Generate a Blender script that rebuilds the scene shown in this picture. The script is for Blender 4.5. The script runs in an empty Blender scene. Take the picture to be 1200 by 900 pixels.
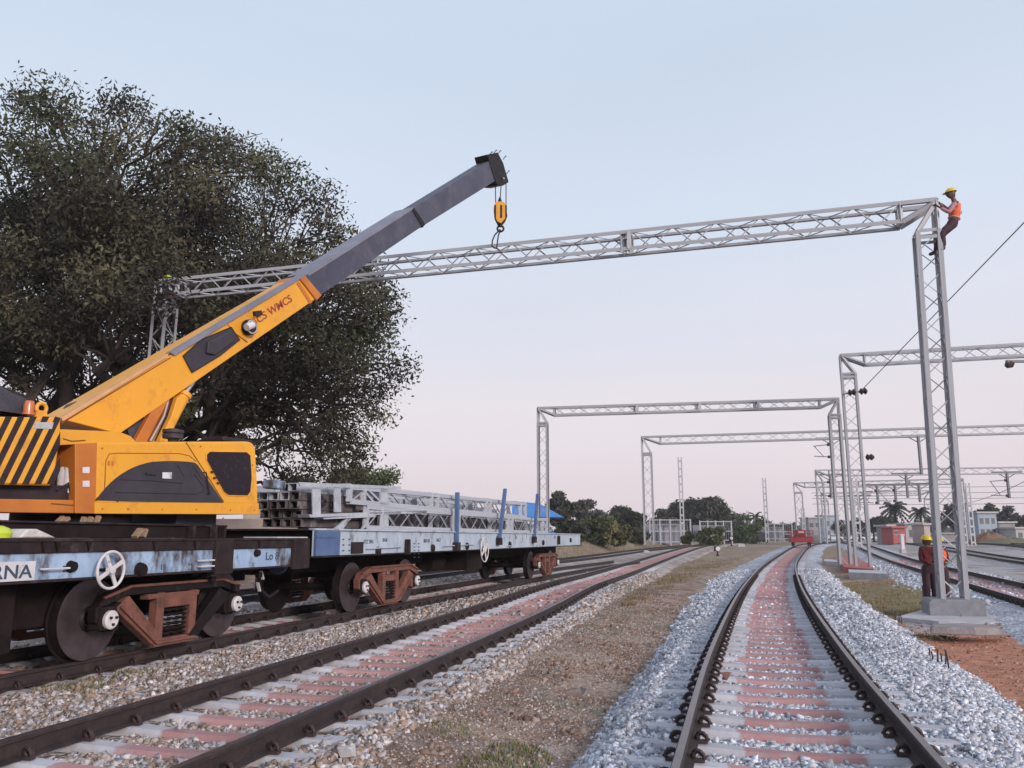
import bpy, math, random
import numpy as np
from mathutils import Matrix, Vector
random.seed(7); RNG = np.random.default_rng(11)
sc = bpy.context.scene
COL = sc.collection
# ------------------------------------------------------------------ camera
F_PX, TILT, CAM_Z = 960.0, math.atan(180/960), 1.68
cam = bpy.data.objects.new('camera', bpy.data.cameras.new('camera'))
COL.objects.link(cam); sc.camera = cam
cam.location = (0, 0, CAM_Z); cam.rotation_euler = (math.pi/2 + TILT, 0, 0)
cam.data.sensor_fit = 'HORIZONTAL'; cam.data.sensor_width = 36
cam.data.lens = 36*F_PX/1200; cam.data.clip_start = 0.1; cam.data.clip_end = 3000
# ------------------------------------------------------------------ world and sun
SUN_EL, SUN_AZ = math.radians(17), math.radians(142)      # azimuth clockwise from +Y
w = bpy.data.worlds.new('World'); sc.world = w; w.use_nodes = True
nt = w.node_tree; N = nt.nodes; L = nt.links; N.clear()
sky = N.new('ShaderNodeTexSky'); sky.sky_type = 'NISHITA'; sky.sun_disc = False
sky.sun_elevation = SUN_EL; sky.sun_rotation = SUN_AZ; sky.air_density = 1.0; sky.dust_density = 2.0
tc = N.new('ShaderNodeTexCoord'); sep = N.new('ShaderNodeSeparateXYZ'); L.new(tc.outputs['Generated'], sep.inputs[0])
ramp = N.new('ShaderNodeValToRGB'); L.new(sep.outputs['Z'], ramp.inputs[0])
SKY_STOPS = [(0.0, (6.6, 5.75, 6.3)), (0.06, (7.0, 6.1, 6.5)), (0.14, (6.9, 6.3, 6.6)), (0.24, (6.3, 6.35, 7.1)),
             (0.38, (5.7, 6.35, 7.4)), (0.55, (5.15, 6.0, 7.15)), (1.0, (4.3, 5.4, 6.9))]
cr = ramp.color_ramp; cr.interpolation = 'EASE'
for i, (p, c) in enumerate(SKY_STOPS):
    e = cr.elements[i] if i < 2 else cr.elements.new(p)
    e.position = p; e.color = (c[0]/10, c[1]/10, c[2]/10, 1)
nz = N.new('ShaderNodeTexNoise'); nz.inputs['Scale'].default_value = 1.3; nz.inputs['Detail'].default_value = 3
mpn = N.new('ShaderNodeMapping'); mpn.inputs['Scale'].default_value = (1, 1, 4); L.new(tc.outputs['Generated'], mpn.inputs[0]); L.new(mpn.outputs[0], nz.inputs[0])
mulr = N.new('ShaderNodeVectorMath'); mulr.operation = 'SCALE'; L.new(ramp.outputs[0], mulr.inputs[0])
mrn = N.new('ShaderNodeMapRange'); mrn.inputs[1].default_value = 0.3; mrn.inputs[2].default_value = 0.7; mrn.inputs[3].default_value = 10.3; mrn.inputs[4].default_value = 11.0
L.new(nz.outputs[0], mrn.inputs[0]); L.new(mrn.outputs[0], mulr.inputs['Scale'])
mx = N.new('ShaderNodeMixRGB'); mx.inputs[0].default_value = 0.88
L.new(sky.outputs[0], mx.inputs[1]); L.new(mulr.outputs[0], mx.inputs[2])
bg = N.new('ShaderNodeBackground'); bg.inputs['Strength'].default_value = 0.1; L.new(mx.outputs[0], bg.inputs[0])
wo = N.new('ShaderNodeOutputWorld'); L.new(bg.outputs[0], wo.inputs[0])
sd = bpy.data.lights.new('sun', 'SUN'); sd.energy = 2.4; sd.angle = math.radians(12); sd.color = (1, 0.9, 0.83)
sun = bpy.data.objects.new('sun', sd); COL.objects.link(sun)
sdir = Vector((math.sin(SUN_AZ)*math.cos(SUN_EL), math.cos(SUN_AZ)*math.cos(SUN_EL), math.sin(SUN_EL)))
sun.rotation_euler = sdir.to_track_quat('Z', 'Y').to_euler(); sun.location = (0, -10, 30)
sc.view_settings.view_transform = 'Standard'; sc.view_settings.look = 'None'
sc.view_settings.exposure = 0.30; sc.view_settings.gamma = 1
sc.cycles.max_bounces = 6; HAZE_D = .00045

# ------------------------------------------------------------------ measuring helpers (lens -> place)
CT, ST = math.cos(TILT), math.sin(TILT)
def ray(px, py):
    v = py - 450; return Vector((px - 600, F_PX*CT + v*ST, F_PX*ST - v*CT))
def at_y(px, py, Y):
    r = ray(px, py); k = Y/r.y; return Vector((r.x*k, Y, CAM_Z + r.z*k))
def on_ground(px, py, z=0.0):
    r = ray(px, py); k = (z - CAM_Z)/r.z; return Vector((r.x*k, r.y*k, z))
class Frame:
    """a local frame: x along d, y to its left, z up"""
    def __init__(s, ox, oy, dx, dy, oz=0):
        n = math.hypot(dx, dy); s.d = Vector((dx/n, dy/n, 0)); s.l = Vector((-s.d.y, s.d.x, 0)); s.o = Vector((ox, oy, oz))
        s.M = Matrix(((s.d.x, s.l.x, 0, ox), (s.d.y, s.l.y, 0, oy), (0, 0, 1, oz), (0, 0, 0, 1)))
    def __call__(s, x, y, z): return s.o + s.d*x + s.l*y + Vector((0, 0, z))
    def hit(s, px, py, lat):
        """(x, z) where the sight line meets the plane y = lat"""
        r = ray(px, py); c = Vector((0, 0, CAM_Z))
        den = r.dot(s.l); k = (s.l.dot(s.o) + lat - s.l.dot(c))/den
        p = c + r*k; q = p - s.o; return q.dot(s.d), q.z

# ------------------------------------------------------------------ materials
def lin(r, g, b): return tuple((c/255/12.92 if c/255 <= .04045 else ((c/255+.055)/1.055)**2.4) for c in (r, g, b))
MATS = {}
def pm(name, c1, c2=None, scale=3.0, rough=0.7, metal=0.0, bump=0.0, bscale=None, lo=.35, hi=.65, coat=0, c3=None, s3=1.0, t3=(.58, .7), coord='Object', stretch=None, spec=None):
    if name in MATS: return MATS[name]
    m = bpy.data.materials.new(name); m.use_nodes = True; MATS[name] = m
    nt = m.node_tree; N = nt.nodes; L = nt.links; b = N['Principled BSDF']
    b.inputs['Roughness'].default_value = rough; b.inputs['Metallic'].default_value = metal
    if coat: b.inputs['Coat Weight'].default_value = coat; b.inputs['Coat Roughness'].default_value = .15
    if spec is not None: b.inputs['Specular IOR Level'].default_value = spec
    c2 = c2 or tuple(x*.75 for x in c1)
    tc = N.new('ShaderNodeTexCoord'); src = tc.outputs[coord]
    if stretch:
        mp = N.new('ShaderNodeMapping'); mp.inputs['Scale'].default_value = stretch; L.new(src, mp.inputs[0]); src = mp.outputs[0]
    n = N.new('ShaderNodeTexNoise'); n.inputs['Scale'].default_value = scale; n.inputs['Detail'].default_value = 6; n.inputs['Roughness'].default_value = .65; L.new(src, n.inputs[0])
    r = N.new('ShaderNodeMapRange'); r.inputs[1].default_value = lo; r.inputs[2].default_value = hi; L.new(n.outputs[0], r.inputs[0])
    mx = N.new('ShaderNodeMixRGB'); L.new(r.outputs[0], mx.inputs[0]); mx.inputs[1].default_value = (*c1, 1); mx.inputs[2].default_value = (*c2, 1)
    out = mx.outputs[0]
    if c3:
        n3 = N.new('ShaderNodeTexNoise'); n3.inputs['Scale'].default_value = s3; n3.inputs['Detail'].default_value = 8; n3.inputs['Roughness'].default_value = .7; L.new(src, n3.inputs[0])
        r3 = N.new('ShaderNodeMapRange'); r3.inputs[1].default_value = t3[0]; r3.inputs[2].default_value = t3[1]; L.new(n3.outputs[0], r3.inputs[0])
        m3 = N.new('ShaderNodeMixRGB'); L.new(r3.outputs[0], m3.inputs[0]); L.new(out, m3.inputs[1]); m3.inputs[2].default_value = (*c3, 1); out = m3.outputs[0]
    L.new(out, b.inputs['Base Color'])
    if bump:
        n2 = N.new('ShaderNodeTexNoise'); n2.inputs['Scale'].default_value = bscale or scale*6; n2.inputs['Detail'].default_value = 4; L.new(src, n2.inputs[0])
        bp = N.new('ShaderNodeBump'); bp.inputs['Strength'].default_value = bump; bp.inputs['Distance'].default_value = .03; L.new(n2.outputs[0], bp.inputs['Height']); L.new(bp.outputs[0], b.inputs['Normal'])
    return m
def attr_mat(name, rough=.9, var=.25, vs=20, trans=0, bump=0, bs=40, stones=None, detail=None):
    """base colour comes from the mesh's own colour attribute 'tint' (its real albedo), varied by noise"""
    m = bpy.data.materials.new(name); m.use_nodes = True; MATS[name] = m
    nt = m.node_tree; N = nt.nodes; L = nt.links; b = N['Principled BSDF']; b.inputs['Roughness'].default_value = rough
    b.inputs['Specular IOR Level'].default_value = .25
    a = N.new('ShaderNodeAttribute'); a.attribute_name = 'tint'
    tc = N.new('ShaderNodeTexCoord')
    n = N.new('ShaderNodeTexNoise'); n.inputs['Scale'].default_value = vs; n.inputs['Detail'].default_value = 7; n.inputs['Roughness'].default_value = .75; L.new(tc.outputs['Object'], n.inputs[0])
    r = N.new('ShaderNodeMapRange'); r.inputs[1].default_value = .3; r.inputs[2].default_value = .7; r.inputs[3].default_value = 1-var; r.inputs[4].default_value = 1+var; L.new(n.outputs[0], r.inputs[0])
    s = N.new('ShaderNodeVectorMath'); s.operation = 'SCALE'; L.new(a.outputs['Color'], s.inputs[0]); L.new(r.outputs[0], s.inputs['Scale'])
    out = s.outputs[0]; h = n.outputs[0]
    if stones:
        v = N.new('ShaderNodeTexVoronoi'); v.inputs['Scale'].default_value = stones; L.new(tc.outputs['Object'], v.inputs[0])
        hs = N.new('ShaderNodeSeparateXYZ'); L.new(v.outputs['Color'], hs.inputs[0])
        r2 = N.new('ShaderNodeMapRange'); r2.inputs[3].default_value = .55; r2.inputs[4].default_value = 1.35; L.new(hs.outputs[0], r2.inputs[0])
        s2 = N.new('ShaderNodeVectorMath'); s2.operation = 'SCALE'; L.new(out, s2.inputs[0]); L.new(r2.outputs[0], s2.inputs['Scale']); out = s2.outputs[0]
        inv = N.new('ShaderNodeMath'); inv.operation = 'SUBTRACT'; inv.inputs[0].default_value = 1; L.new(v.outputs['Distance'], inv.inputs[1]); h = inv.outputs[0]
    L.new(out, b.inputs['Base Color'])
    if trans:
        b.inputs['Transmission Weight'].default_value = 0
    if bump:
        bp = N.new('ShaderNodeBump'); bp.inputs['Strength'].default_value = bump; bp.inputs['Distance'].default_value = .04; L.new(h, bp.inputs['Height']); L.new(bp.outputs[0], b.inputs['Normal'])
    return m
YEL = pm('crane_yellow_paint', (.72, .335, .02), (.64, .28, .018), .9, .45, coat=.15, c3=(.42, .15, .03), s3=3.2, t3=(.54, .80), bump=.05)
ORG = pm('orange_and_shaded_yellow', (.50, .165, .022), (.40, .12, .02), 2, .5)  # true orange parts, and the end column's shade as a darker tone
BLK = pm('black_paint', (.02, .013, .018), (.035, .025, .03), 5, .6, spec=.25)
CHR = pm('charcoal_panel', (.032, .028, .04), (.045, .04, .052), 3, .6, spec=.3)
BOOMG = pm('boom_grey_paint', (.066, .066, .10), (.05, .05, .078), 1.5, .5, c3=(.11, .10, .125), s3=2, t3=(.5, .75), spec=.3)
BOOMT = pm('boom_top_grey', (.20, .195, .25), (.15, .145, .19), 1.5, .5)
GLASS = pm('dark_cab_glass', (.018, .012, .018), (.06, .05, .06), 14, .3, lo=.55, hi=.75, spec=.2)
GALV = pm('galvanised_steel', (.40, .40, .43), (.29, .29, .32), 5, .55, .15, c3=(.17, .16, .175), s3=3, t3=(.6, .8))
GALVD = pm('weathered_steel', (.16, .16, .185), (.12, .12, .14), 5, .6, .15)
PRIM = pm('primed_steel', (.46, .48, .54), (.33, .35, .4), 4, .6, .1, c3=(.2, .15, .14), s3=3.5, t3=(.56, .72))
BRN = pm('rusty_channel', (.10, .08, .082), (.055, .042, .044), 5, .75, c3=(.24, .22, .24), s3=3, t3=(.52, .7))
WBL = pm('wagon_blue_paint', (.36, .48, .68), (.25, .34, .5), 2.2, .6, c3=(.06, .045, .045), s3=1.9, t3=(.47, .60), stretch=(1, 1, .5))
WGY = pm('wagon_pale_paint', (.43, .49, .58), (.33, .38, .47), 2.5, .6, c3=(.10, .08, .085), s3=3.2, t3=(.54, .68), stretch=(1, 1, .45))
WDK = pm('wagon_grimy_brown', (.016, .009, .011), (.034, .023, .025), 4, .75, c3=(.10, .09, .105), s3=2.5, t3=(.57, .77), spec=.2)
BLU = pm('bright_blue_paint', (.085, .14, .28), (.06, .10, .22), 3, .55, c3=(.1, .1, .14), s3=5, t3=(.55, .7))
UND = pm('greasy_underframe', (.009, .005, .006), (.02, .012, .013), 4, .85, spec=.2)
RUST = pm('rust_red_casting', (.21, .082, .06), (.12, .045, .035), 5, .75, bump=.3, c3=(.05, .028, .025), s3=4, t3=(.54, .7))
WHL = pm('wheel_steel', (.016, .010, .012), (.009, .006, .007), 4, .55, .1, c3=(.05, .032, .03), s3=6, t3=(.55, .75), spec=.25)
WHT = pm('white_paint', (.62, .58, .6), (.5, .47, .49), 5, .6, c3=(.2, .17, .16), s3=8, t3=(.6, .72))
WHP = pm('white_panel_paint', (.62, .61, .66), (.52, .51, .55), 3, .6, c3=(.2, .2, .26), s3=6, t3=(.58, .72))
INK = pm('dark_lettering_paint', (.035, .05, .09), (.05, .07, .12), 9, .7)
REDL = pm('red_lettering_paint', (.30, .045, .04), (.22, .03, .03), 9, .7)
RAILS = pm('rail_rusty_side', (.032, .019, .02), (.018, .011, .013), 7, .8, c3=(.06, .036, .032), s3=4, t3=(.5, .75), bump=.2)
RAILT = pm('rail_worn_head', (.17, .135, .15), (.11, .085, .09), 4, .32, .75, stretch=(1, 1, 1))
CLIP = pm('rail_clip_steel', (.028, .016, .018), (.055, .03, .03), 12, .6)
CONC = pm('grey_concrete', (.25, .25, .28), (.19, .19, .21), 6, .9, bump=.3)
LCONC = pm('pale_concrete', (.48, .46, .48), (.36, .34, .36), 3, .9, bump=.3)
WOOD = pm('raw_timber', (.33, .22, .15), (.2, .13, .09), 6, .85, stretch=(1, 1, 6))
CLOTH = pm('dark_tarpaulin', (.03, .025, .035), (.05, .042, .055), 5, .8, bump=.5)
SACK = pm('white_sack_cloth', (.6, .57, .56), (.42, .38, .38), 6, .9, bump=.5)
BARK = pm('tree_bark', (.05, .034, .03), (.03, .02, .018), 3, .95, bump=.5)
SILV = pm('silver_cylinder_rod', (.6, .6, .64), (.45, .45, .5), 3, .3, .6)
ROOFB = pm('blue_sheet_roof', (.06, .22, .55), (.05, .18, .45), 2, .5)
WALLC = pm('cream_wall', (.52, .46, .4), (.42, .37, .33), 1.5, .9)
WALLP = pm('pinkish_wall', (.5, .4, .38), (.4, .33, .31), 1.2, .9)
REDP = pm('red_paint', (.30, .02, .028), (.2, .018, .022), 3, .55)
REDC = pm('red_painted_concrete', (.42, .11, .11), (.3, .09, .09), 3, .85)
SKIN = pm('brown_skin', (.12, .06, .04), (.09, .045, .032), 8, .6)
HAIR = pm('black_hair', (.015, .012, .012), (.025, .02, .02), 20, .6)
HELM = pm('yellow_helmet', (.72, .5, .02), (.6, .42, .02), 4, .4)
VEST = pm('orange_vest', (.75, .13, .04), (.6, .1, .04), 12, .75)
VBAND = pm('reflective_band', (.6, .6, .5), (.5, .5, .42), 12, .4)
SHIRTP = pm('pink_shirt', (.42, .2, .22), (.34, .16, .18), 9, .85)
SHIRTR = pm('red_shirt', (.13, .014, .02), (.08, .01, .015), 9, .85)
TROU = pm('dark_trousers', (.035, .014, .022), (.05, .02, .03), 9, .85)
BOOT = pm('black_boots', (.02, .016, .016), (.03, .024, .024), 9, .6)
SLP_STONE = pm('bare_stone', (.3, .27, .27), (.2, .17, .17), 4, .9, bump=.5)

def sleeper_mat(name, lo, hi):
    """concrete, pale ends; painted pink between lo and hi (metres along the sleeper)"""
    m = bpy.data.materials.new(name); m.use_nodes = True
    nt = m.node_tree; N = nt.nodes; L = nt.links; b = N['Principled BSDF']; b.inputs['Roughness'].default_value = .85
    tc = N.new('ShaderNodeTexCoord'); sp = N.new('ShaderNodeSeparateXYZ'); L.new(tc.outputs['Object'], sp.inputs[0])
    oi = N.new('ShaderNodeObjectInfo')
    va = N.new('ShaderNodeVectorMath'); va.operation = 'ADD'; L.new(tc.outputs['Object'], va.inputs[0])
    cmb = N.new('ShaderNodeCombineXYZ'); mu = N.new('ShaderNodeMath'); mu.operation = 'MULTIPLY'; mu.inputs[1].default_value = 90; L.new(oi.outputs['Random'], mu.inputs[0]); L.new(mu.outputs[0], cmb.inputs[0]); L.new(cmb.outputs[0], va.inputs[1])
    n = N.new('ShaderNodeTexNoise'); n.inputs['Scale'].default_value = 5; n.inputs['Detail'].default_value = 8; n.inputs['Roughness'].default_value = .75; L.new(va.outputs[0], n.inputs[0])
    jr = N.new('ShaderNodeMapRange'); jr.inputs[3].default_value = -.07; jr.inputs[4].default_value = .07; L.new(oi.outputs['Random'], jr.inputs[0])
    ja = N.new('ShaderNodeMath'); ja.operation = 'ADD'; L.new(sp.outputs[0], ja.inputs[0]); L.new(jr.outputs[0], ja.inputs[1])
    jn = N.new('ShaderNodeMapRange'); jn.inputs[1].default_value = .3; jn.inputs[2].default_value = .7; jn.inputs[3].default_value = -.05; jn.inputs[4].default_value = .05; L.new(n.outputs[0], jn.inputs[0])
    jit = N.new('ShaderNodeMath'); jit.operation = 'ADD'; L.new(ja.outputs[0], jit.inputs[0]); L.new(jn.outputs[0], jit.inputs[1])
    def edge(x0, x1):
        r = N.new('ShaderNodeMapRange'); r.inputs[1].default_value = x0; r.inputs[2].default_value = x1; L.new(jit.outputs[0], r.inputs[0]); return r.outputs[0]
    e = N.new('ShaderNodeMath'); e.operation = 'MULTIPLY'; L.new(edge(lo-.015, lo+.015), e.inputs[0]); L.new(edge(hi+.03, hi-.03), e.inputs[1])
    wr = N.new('ShaderNodeMapRange'); wr.inputs[1].default_value = .28; wr.inputs[2].default_value = .5; wr.inputs[3].default_value = .35; L.new(n.outputs[0], wr.inputs[0])
    e2 = N.new('ShaderNodeMath'); e2.operation = 'MULTIPLY'; L.new(e.outputs[0], e2.inputs[0]); L.new(wr.outputs[0], e2.inputs[1])
    c = N.new('ShaderNodeMixRGB'); L.new(n.outputs[0], c.inputs[0]); c.inputs[1].default_value = (.30, .28, .30, 1); c.inputs[2].default_value = (.64, .62, .68, 1)
    p = N.new('ShaderNodeMixRGB'); L.new(n.outputs[0], p.inputs[0]); p.inputs[1].default_value = (.30, .14, .14, 1); p.inputs[2].default_value = (.50, .27, .27, 1)
    mx = N.new('ShaderNodeMixRGB'); L.new(e2.outputs[0], mx.inputs[0]); L.new(c.outputs[0], mx.inputs[1]); L.new(p.outputs[0], mx.inputs[2])
    va2 = N.new('ShaderNodeMapRange'); va2.inputs[3].default_value = .8; va2.inputs[4].default_value = 1.1; L.new(oi.outputs['Random'], va2.inputs[0])
    sc2 = N.new('ShaderNodeVectorMath'); sc2.operation = 'SCALE'; L.new(mx.outputs[0], sc2.inputs[0]); L.new(va2.outputs[0], sc2.inputs['Scale'])
    L.new(sc2.outputs[0], b.inputs['Base Color'])
    bp = N.new('ShaderNodeBump'); bp.inputs['Strength'].default_value = .35; bp.inputs['Distance'].default_value = .02; L.new(n.outputs[0], bp.inputs['Height']); L.new(bp.outputs[0], b.inputs['Normal'])
    return m

# ------------------------------------------------------------------ object helpers
def root_of(o):
    while o.parent: o = o.parent
    return o
def tag(o, label=None, cat=None, group=None, kind=None):
    if label: o['label'] = label
    if cat: o['category'] = cat
    if group: o['group'] = group
    if kind: o['kind'] = kind
    return o
def thing(name, loc, label, cat, group=None, kind=None):
    o = bpy.data.objects.new(name, None); COL.objects.link(o); o.location = loc; o.empty_display_size = .3
    return tag(o, label, cat, group, kind)
def sub(name, parent, label=None):
    o = bpy.data.objects.new(name, None); COL.objects.link(o); o.parent = parent
    if label: o['label'] = label
    return o
def inst(name, mesh, M, parent):
    o = bpy.data.objects.new(name, mesh); COL.objects.link(o)
    if parent:
        o.parent = parent; M = Matrix.Translation(-root_of(parent).location) @ M
    o.matrix_basis = M
    return o
class B:
    """collects geometry in place coordinates (through an optional frame matrix)"""
    def __init__(s, M=None): s.v = []; s.f = []; s.M = M; s.mi = []; s.cur = 0
    def add(s, vs, fs):
        k = len(s.v); s.v += [tuple(s.M @ Vector(p)) if s.M else tuple(p) for p in vs]; s.f += [tuple(i+k for i in f) for f in fs]; s.mi += [s.cur]*len(fs); return s
    def box(s, x0, x1, y0, y1, z0, z1):
        v = [(x0,y0,z0),(x1,y0,z0),(x1,y1,z0),(x0,y1,z0),(x0,y0,z1),(x1,y0,z1),(x1,y1,z1),(x0,y1,z1)]
        return s.add(v, [(0,3,2,1),(4,5,6,7),(0,1,5,4),(1,2,6,5),(2,3,7,6),(3,0,4,7)])
    def prism(s, pts, y0, y1):
        """polygon in (x,z) pulled from y0 to y1"""
        n = len(pts); v = [(p[0], y0, p[1]) for p in pts] + [(p[0], y1, p[1]) for p in pts]
        return s.add(v, [tuple(range(n)), tuple(range(2*n-1, n-1, -1))] + [(i, i+n, (i+1) % n+n, (i+1) % n) for i in range(n)])
    def cprism(s, pts, y0, y1, c=.03):
        """prism with its near (y0) rim chamfered by c"""
        n = len(pts); cx = sum(p[0] for p in pts)/n; cz = sum(p[1] for p in pts)/n
        ins = []
        for i in range(n):
            a = Vector(pts[i-1]); b = Vector(pts[i]); d = Vector(pts[(i+1) % n])
            e1 = (b-a).normalized(); e2 = (d-b).normalized(); n1 = Vector((-e1.y, e1.x)); n2 = Vector((-e2.y, e2.x))
            m = (n1+n2); m = m/max(.3, m.length_squared)*2
            if m.dot(Vector((cx, cz))-b) < 0: m = -m
            ins.append(b+m*c)
        sg = 1 if y1 > y0 else -1
        v = [(p[0], y0, p[1]) for p in ins] + [(p[0], y0+sg*c, p[1]) for p in pts] + [(p[0], y1, p[1]) for p in pts]
        f = [tuple(range(n)), tuple(range(3*n-1, 2*n-1, -1))]
        for k in (0, n): f += [(k+i, k+i+n, k+(i+1) % n+n, k+(i+1) % n) for i in range(n)]
        return s.add(v, f)
    def bar(s, a, b, w, h=None, up=(0, 0, 1)):
        h = h or w; a = Vector(a); b = Vector(b); d = (b-a).normalized(); u = Vector(up)
        if abs(d.dot(u)) > .95: u = Vector((1, 0, 0))
        x = d.cross(u).normalized(); y = x.cross(d)
        v = [p + x*sx*w/2 + y*sy*h/2 for p in (a, b) for sx, sy in ((-1,-1),(1,-1),(1,1),(-1,1))]
        return s.add(v, [(3,2,1,0),(4,5,6,7),(0,1,5,4),(1,2,6,5),(2,3,7,6),(3,0,4,7)])
    def tube(s, pts, r, n=8, caps=True):
        pts = [Vector(p) for p in pts]; rs = r if isinstance(r, (list, tuple)) else [r]*len(pts)
        d0 = (pts[1]-pts[0]).normalized(); u = Vector((0, 0, 1)) if abs(d0.z) < .9 else Vector((1, 0, 0)); x = d0.cross(u).normalized(); v = []
        for i, p in enumerate(pts):
            d = (pts[min(i+1, len(pts)-1)]-pts[max(i-1, 0)]).normalized(); x = (x - d*x.dot(d)).normalized(); y = d.cross(x)
            v += [p + (x*math.cos(2*math.pi*k/n)+y*math.sin(2*math.pi*k/n))*rs[i] for k in range(n)]
        f = [(i*n+k, i*n+(k+1) % n, (i+1)*n+(k+1) % n, (i+1)*n+k) for i in range(len(pts)-1) for k in range(n)]
        if caps: f += [tuple(range(n-1, -1, -1)), tuple((len(pts)-1)*n+k for k in range(n))]
        return s.add(v, f)
    def lathe(s, prof, c, axis, n=24):
        """prof: list of (distance along axis, radius)"""
        c = Vector(c); a = Vector(axis).normalized(); u = Vector((0, 0, 1)) if abs(a.z) < .9 else Vector((1, 0, 0)); x = a.cross(u).normalized(); y = a.cross(x); v = []
        for h, r in prof: v += [c + a*h + (x*math.cos(2*math.pi*k/n)+y*math.sin(2*math.pi*k/n))*max(r, 1e-4) for k in range(n)]
        f = [(i*n+k, i*n+(k+1) % n, (i+1)*n+(k+1) % n, (i+1)*n+k) for i in range(len(prof)-1) for k in range(n)]
        f += [tuple(range(n-1, -1, -1)), tuple((len(prof)-1)*n+k for k in range(n))]
        return s.add(v, f)
    def torus(s, c, axis, R, r, n=24, m=8):
        c = Vector(c); a = Vector(axis).normalized(); u = Vector((0, 0, 1)) if abs(a.z) < .9 else Vector((1, 0, 0)); x = a.cross(u).normalized(); y = a.cross(x)
        v = []
        for i in range(n):
            e = x*math.cos(2*math.pi*i/n)+y*math.sin(2*math.pi*i/n)
            v += [c + e*(R+r*math.cos(2*math.pi*j/m)) + a*r*math.sin(2*math.pi*j/m) for j in range(m)]
        return s.add(v, [(i*m+j, ((i+1) % n)*m+j, ((i+1) % n)*m+(j+1) % m, i*m+(j+1) % m) for i in range(n) for j in range(m)])
    def obj(s, name, mat, parent=None, smooth=False, bevel=0):
        me = bpy.data.meshes.new(name); o0 = root_of(parent).location if parent else Vector((0, 0, 0))
        me.from_pydata([(p[0]-o0.x, p[1]-o0.y, p[2]-o0.z) for p in s.v], [], s.f)
        for m in (mat if isinstance(mat, (list, tuple)) else [mat]): me.materials.append(m)
        me.polygons.foreach_set('material_index', s.mi)
        if smooth:
            me.polygons.foreach_set('use_smooth', [True]*len(me.polygons)); me.set_sharp_from_angle(angle=math.radians(40))
        o = bpy.data.objects.new(name, me); COL.objects.link(o)
        if parent: o.parent = parent
        if bevel:
            b = o.modifiers.new('edge', 'BEVEL'); b.width = bevel; b.segments = 2; b.limit_method = 'ANGLE'; b.angle_limit = math.radians(35)
        return o
def np_mesh(name, V, F, mat, tint=None, parent=None, smooth=False):
    """V (n,3), F (m,k) numpy"""
    me = bpy.data.meshes.new(name); V = np.asarray(V, np.float32)
    if parent is not None: V = V - np.array(root_of(parent).location, np.float32)
    m, k = F.shape; me.vertices.add(len(V)); me.vertices.foreach_set('co', V.ravel())
    me.loops.add(m*k); me.loops.foreach_set('vertex_index', F.astype(np.int32).ravel())
    me.polygons.add(m); me.polygons.foreach_set('loop_start', np.arange(0, m*k, k, dtype=np.int32)); me.polygons.foreach_set('loop_total', np.full(m, k, np.int32))
    if smooth: me.polygons.foreach_set('use_smooth', np.ones(m, bool))
    me.update(calc_edges=True)
    if tint is not None:
        a = me.color_attributes.new('tint', 'FLOAT_COLOR', 'POINT'); t = np.ones((len(V), 4), np.float32); t[:, :3] = tint; a.data.foreach_set('color', t.ravel())
    me.materials.append(mat)
    o = bpy.data.objects.new(name, me); COL.objects.link(o)
    if parent is not None: o.parent = parent
    return o
def text(name, body, P, xdir, ydir, size, mat, parent, extrude=.002, shear=0, sx=1.0):
    c = bpy.data.curves.new(name, 'FONT'); c.body = body; c.size = size; c.extrude = extrude; c.align_x = 'CENTER'; c.align_y = 'CENTER'; c.shear = shear; c.materials.append(mat); c.offset = size*.012
    x = Vector(xdir).normalized(); y = Vector(ydir); y = (y-x*y.dot(x)).normalized(); z = x.cross(y)
    M = Matrix(((x.x*sx, y.x, z.x, P[0]), (x.y*sx, y.y, z.y, P[1]), (x.z*sx, y.z, z.z, P[2]), (0, 0, 0, 1)))
    t = bpy.data.objects.new(name, c); me = bpy.data.meshes.new_from_object(t); bpy.data.objects.remove(t)
    return inst(name, me, M, parent)
# value noise on arrays
_perm = RNG.random((256, 256))
def vnoise(x, y):
    xi = np.floor(x).astype(int); yi = np.floor(y).astype(int); fx = x-xi; fy = y-yi; fx = fx*fx*(3-2*fx); fy = fy*fy*(3-2*fy)
    g = lambda i, j: _perm[i % 256, j % 256]
    return (g(xi, yi)*(1-fx)+g(xi+1, yi)*fx)*(1-fy)+(g(xi, yi+1)*(1-fx)+g(xi+1, yi+1)*fx)*fy
def fbm(x, y, o=4):
    s = 0; a = .5; t = 0
    for k in range(o): s = s+a*vnoise(x*2**k+17*k, y*2**k+31*k); t += a; a *= .5
    return s/t
def sstep(t): t = np.clip(t, 0, 1); return t*t*(3-2*t)

# ================================================================== THE SETTING
class Line:
    """plan of a track: x as a smooth function of y"""
    def __init__(s, pts):
        s.y = np.array([p[1] for p in pts], float); s.x = np.array([p[0] for p in pts], float); s.m = np.gradient(s.x, s.y)
    def X(s, y):
        y = np.asarray(y, float); i = np.clip(np.searchsorted(s.y, y)-1, 0, len(s.y)-2); h = s.y[i+1]-s.y[i]; t = (y-s.y[i])/h
        tt = np.clip(t, 0, 1); r = (2*tt**3-3*tt**2+1)*s.x[i]+(tt**3-2*tt**2+tt)*h*s.m[i]+(-2*tt**3+3*tt**2)*s.x[i+1]+(tt**3-tt**2)*h*s.m[i+1]
        return r + np.where(t > 1, (t-1)*h*s.m[i+1], 0) + np.where(t < 0, t*h*s.m[i], 0)
    def frame(s, y):
        e = .05; return float(s.X(y)), float((s.X(y+e)-s.X(y-e))/(2*e))
T1 = Line([(-.7, -4), (2.0, 5.87), (3.1, 9.86), (4.63, 15.04), (7.2, 23.4), (10.1, 32.4), (17.4, 53.9), (25.0, 74.5), (32.9, 95), (45, 124), (58, 152), (80, 200)])
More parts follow.
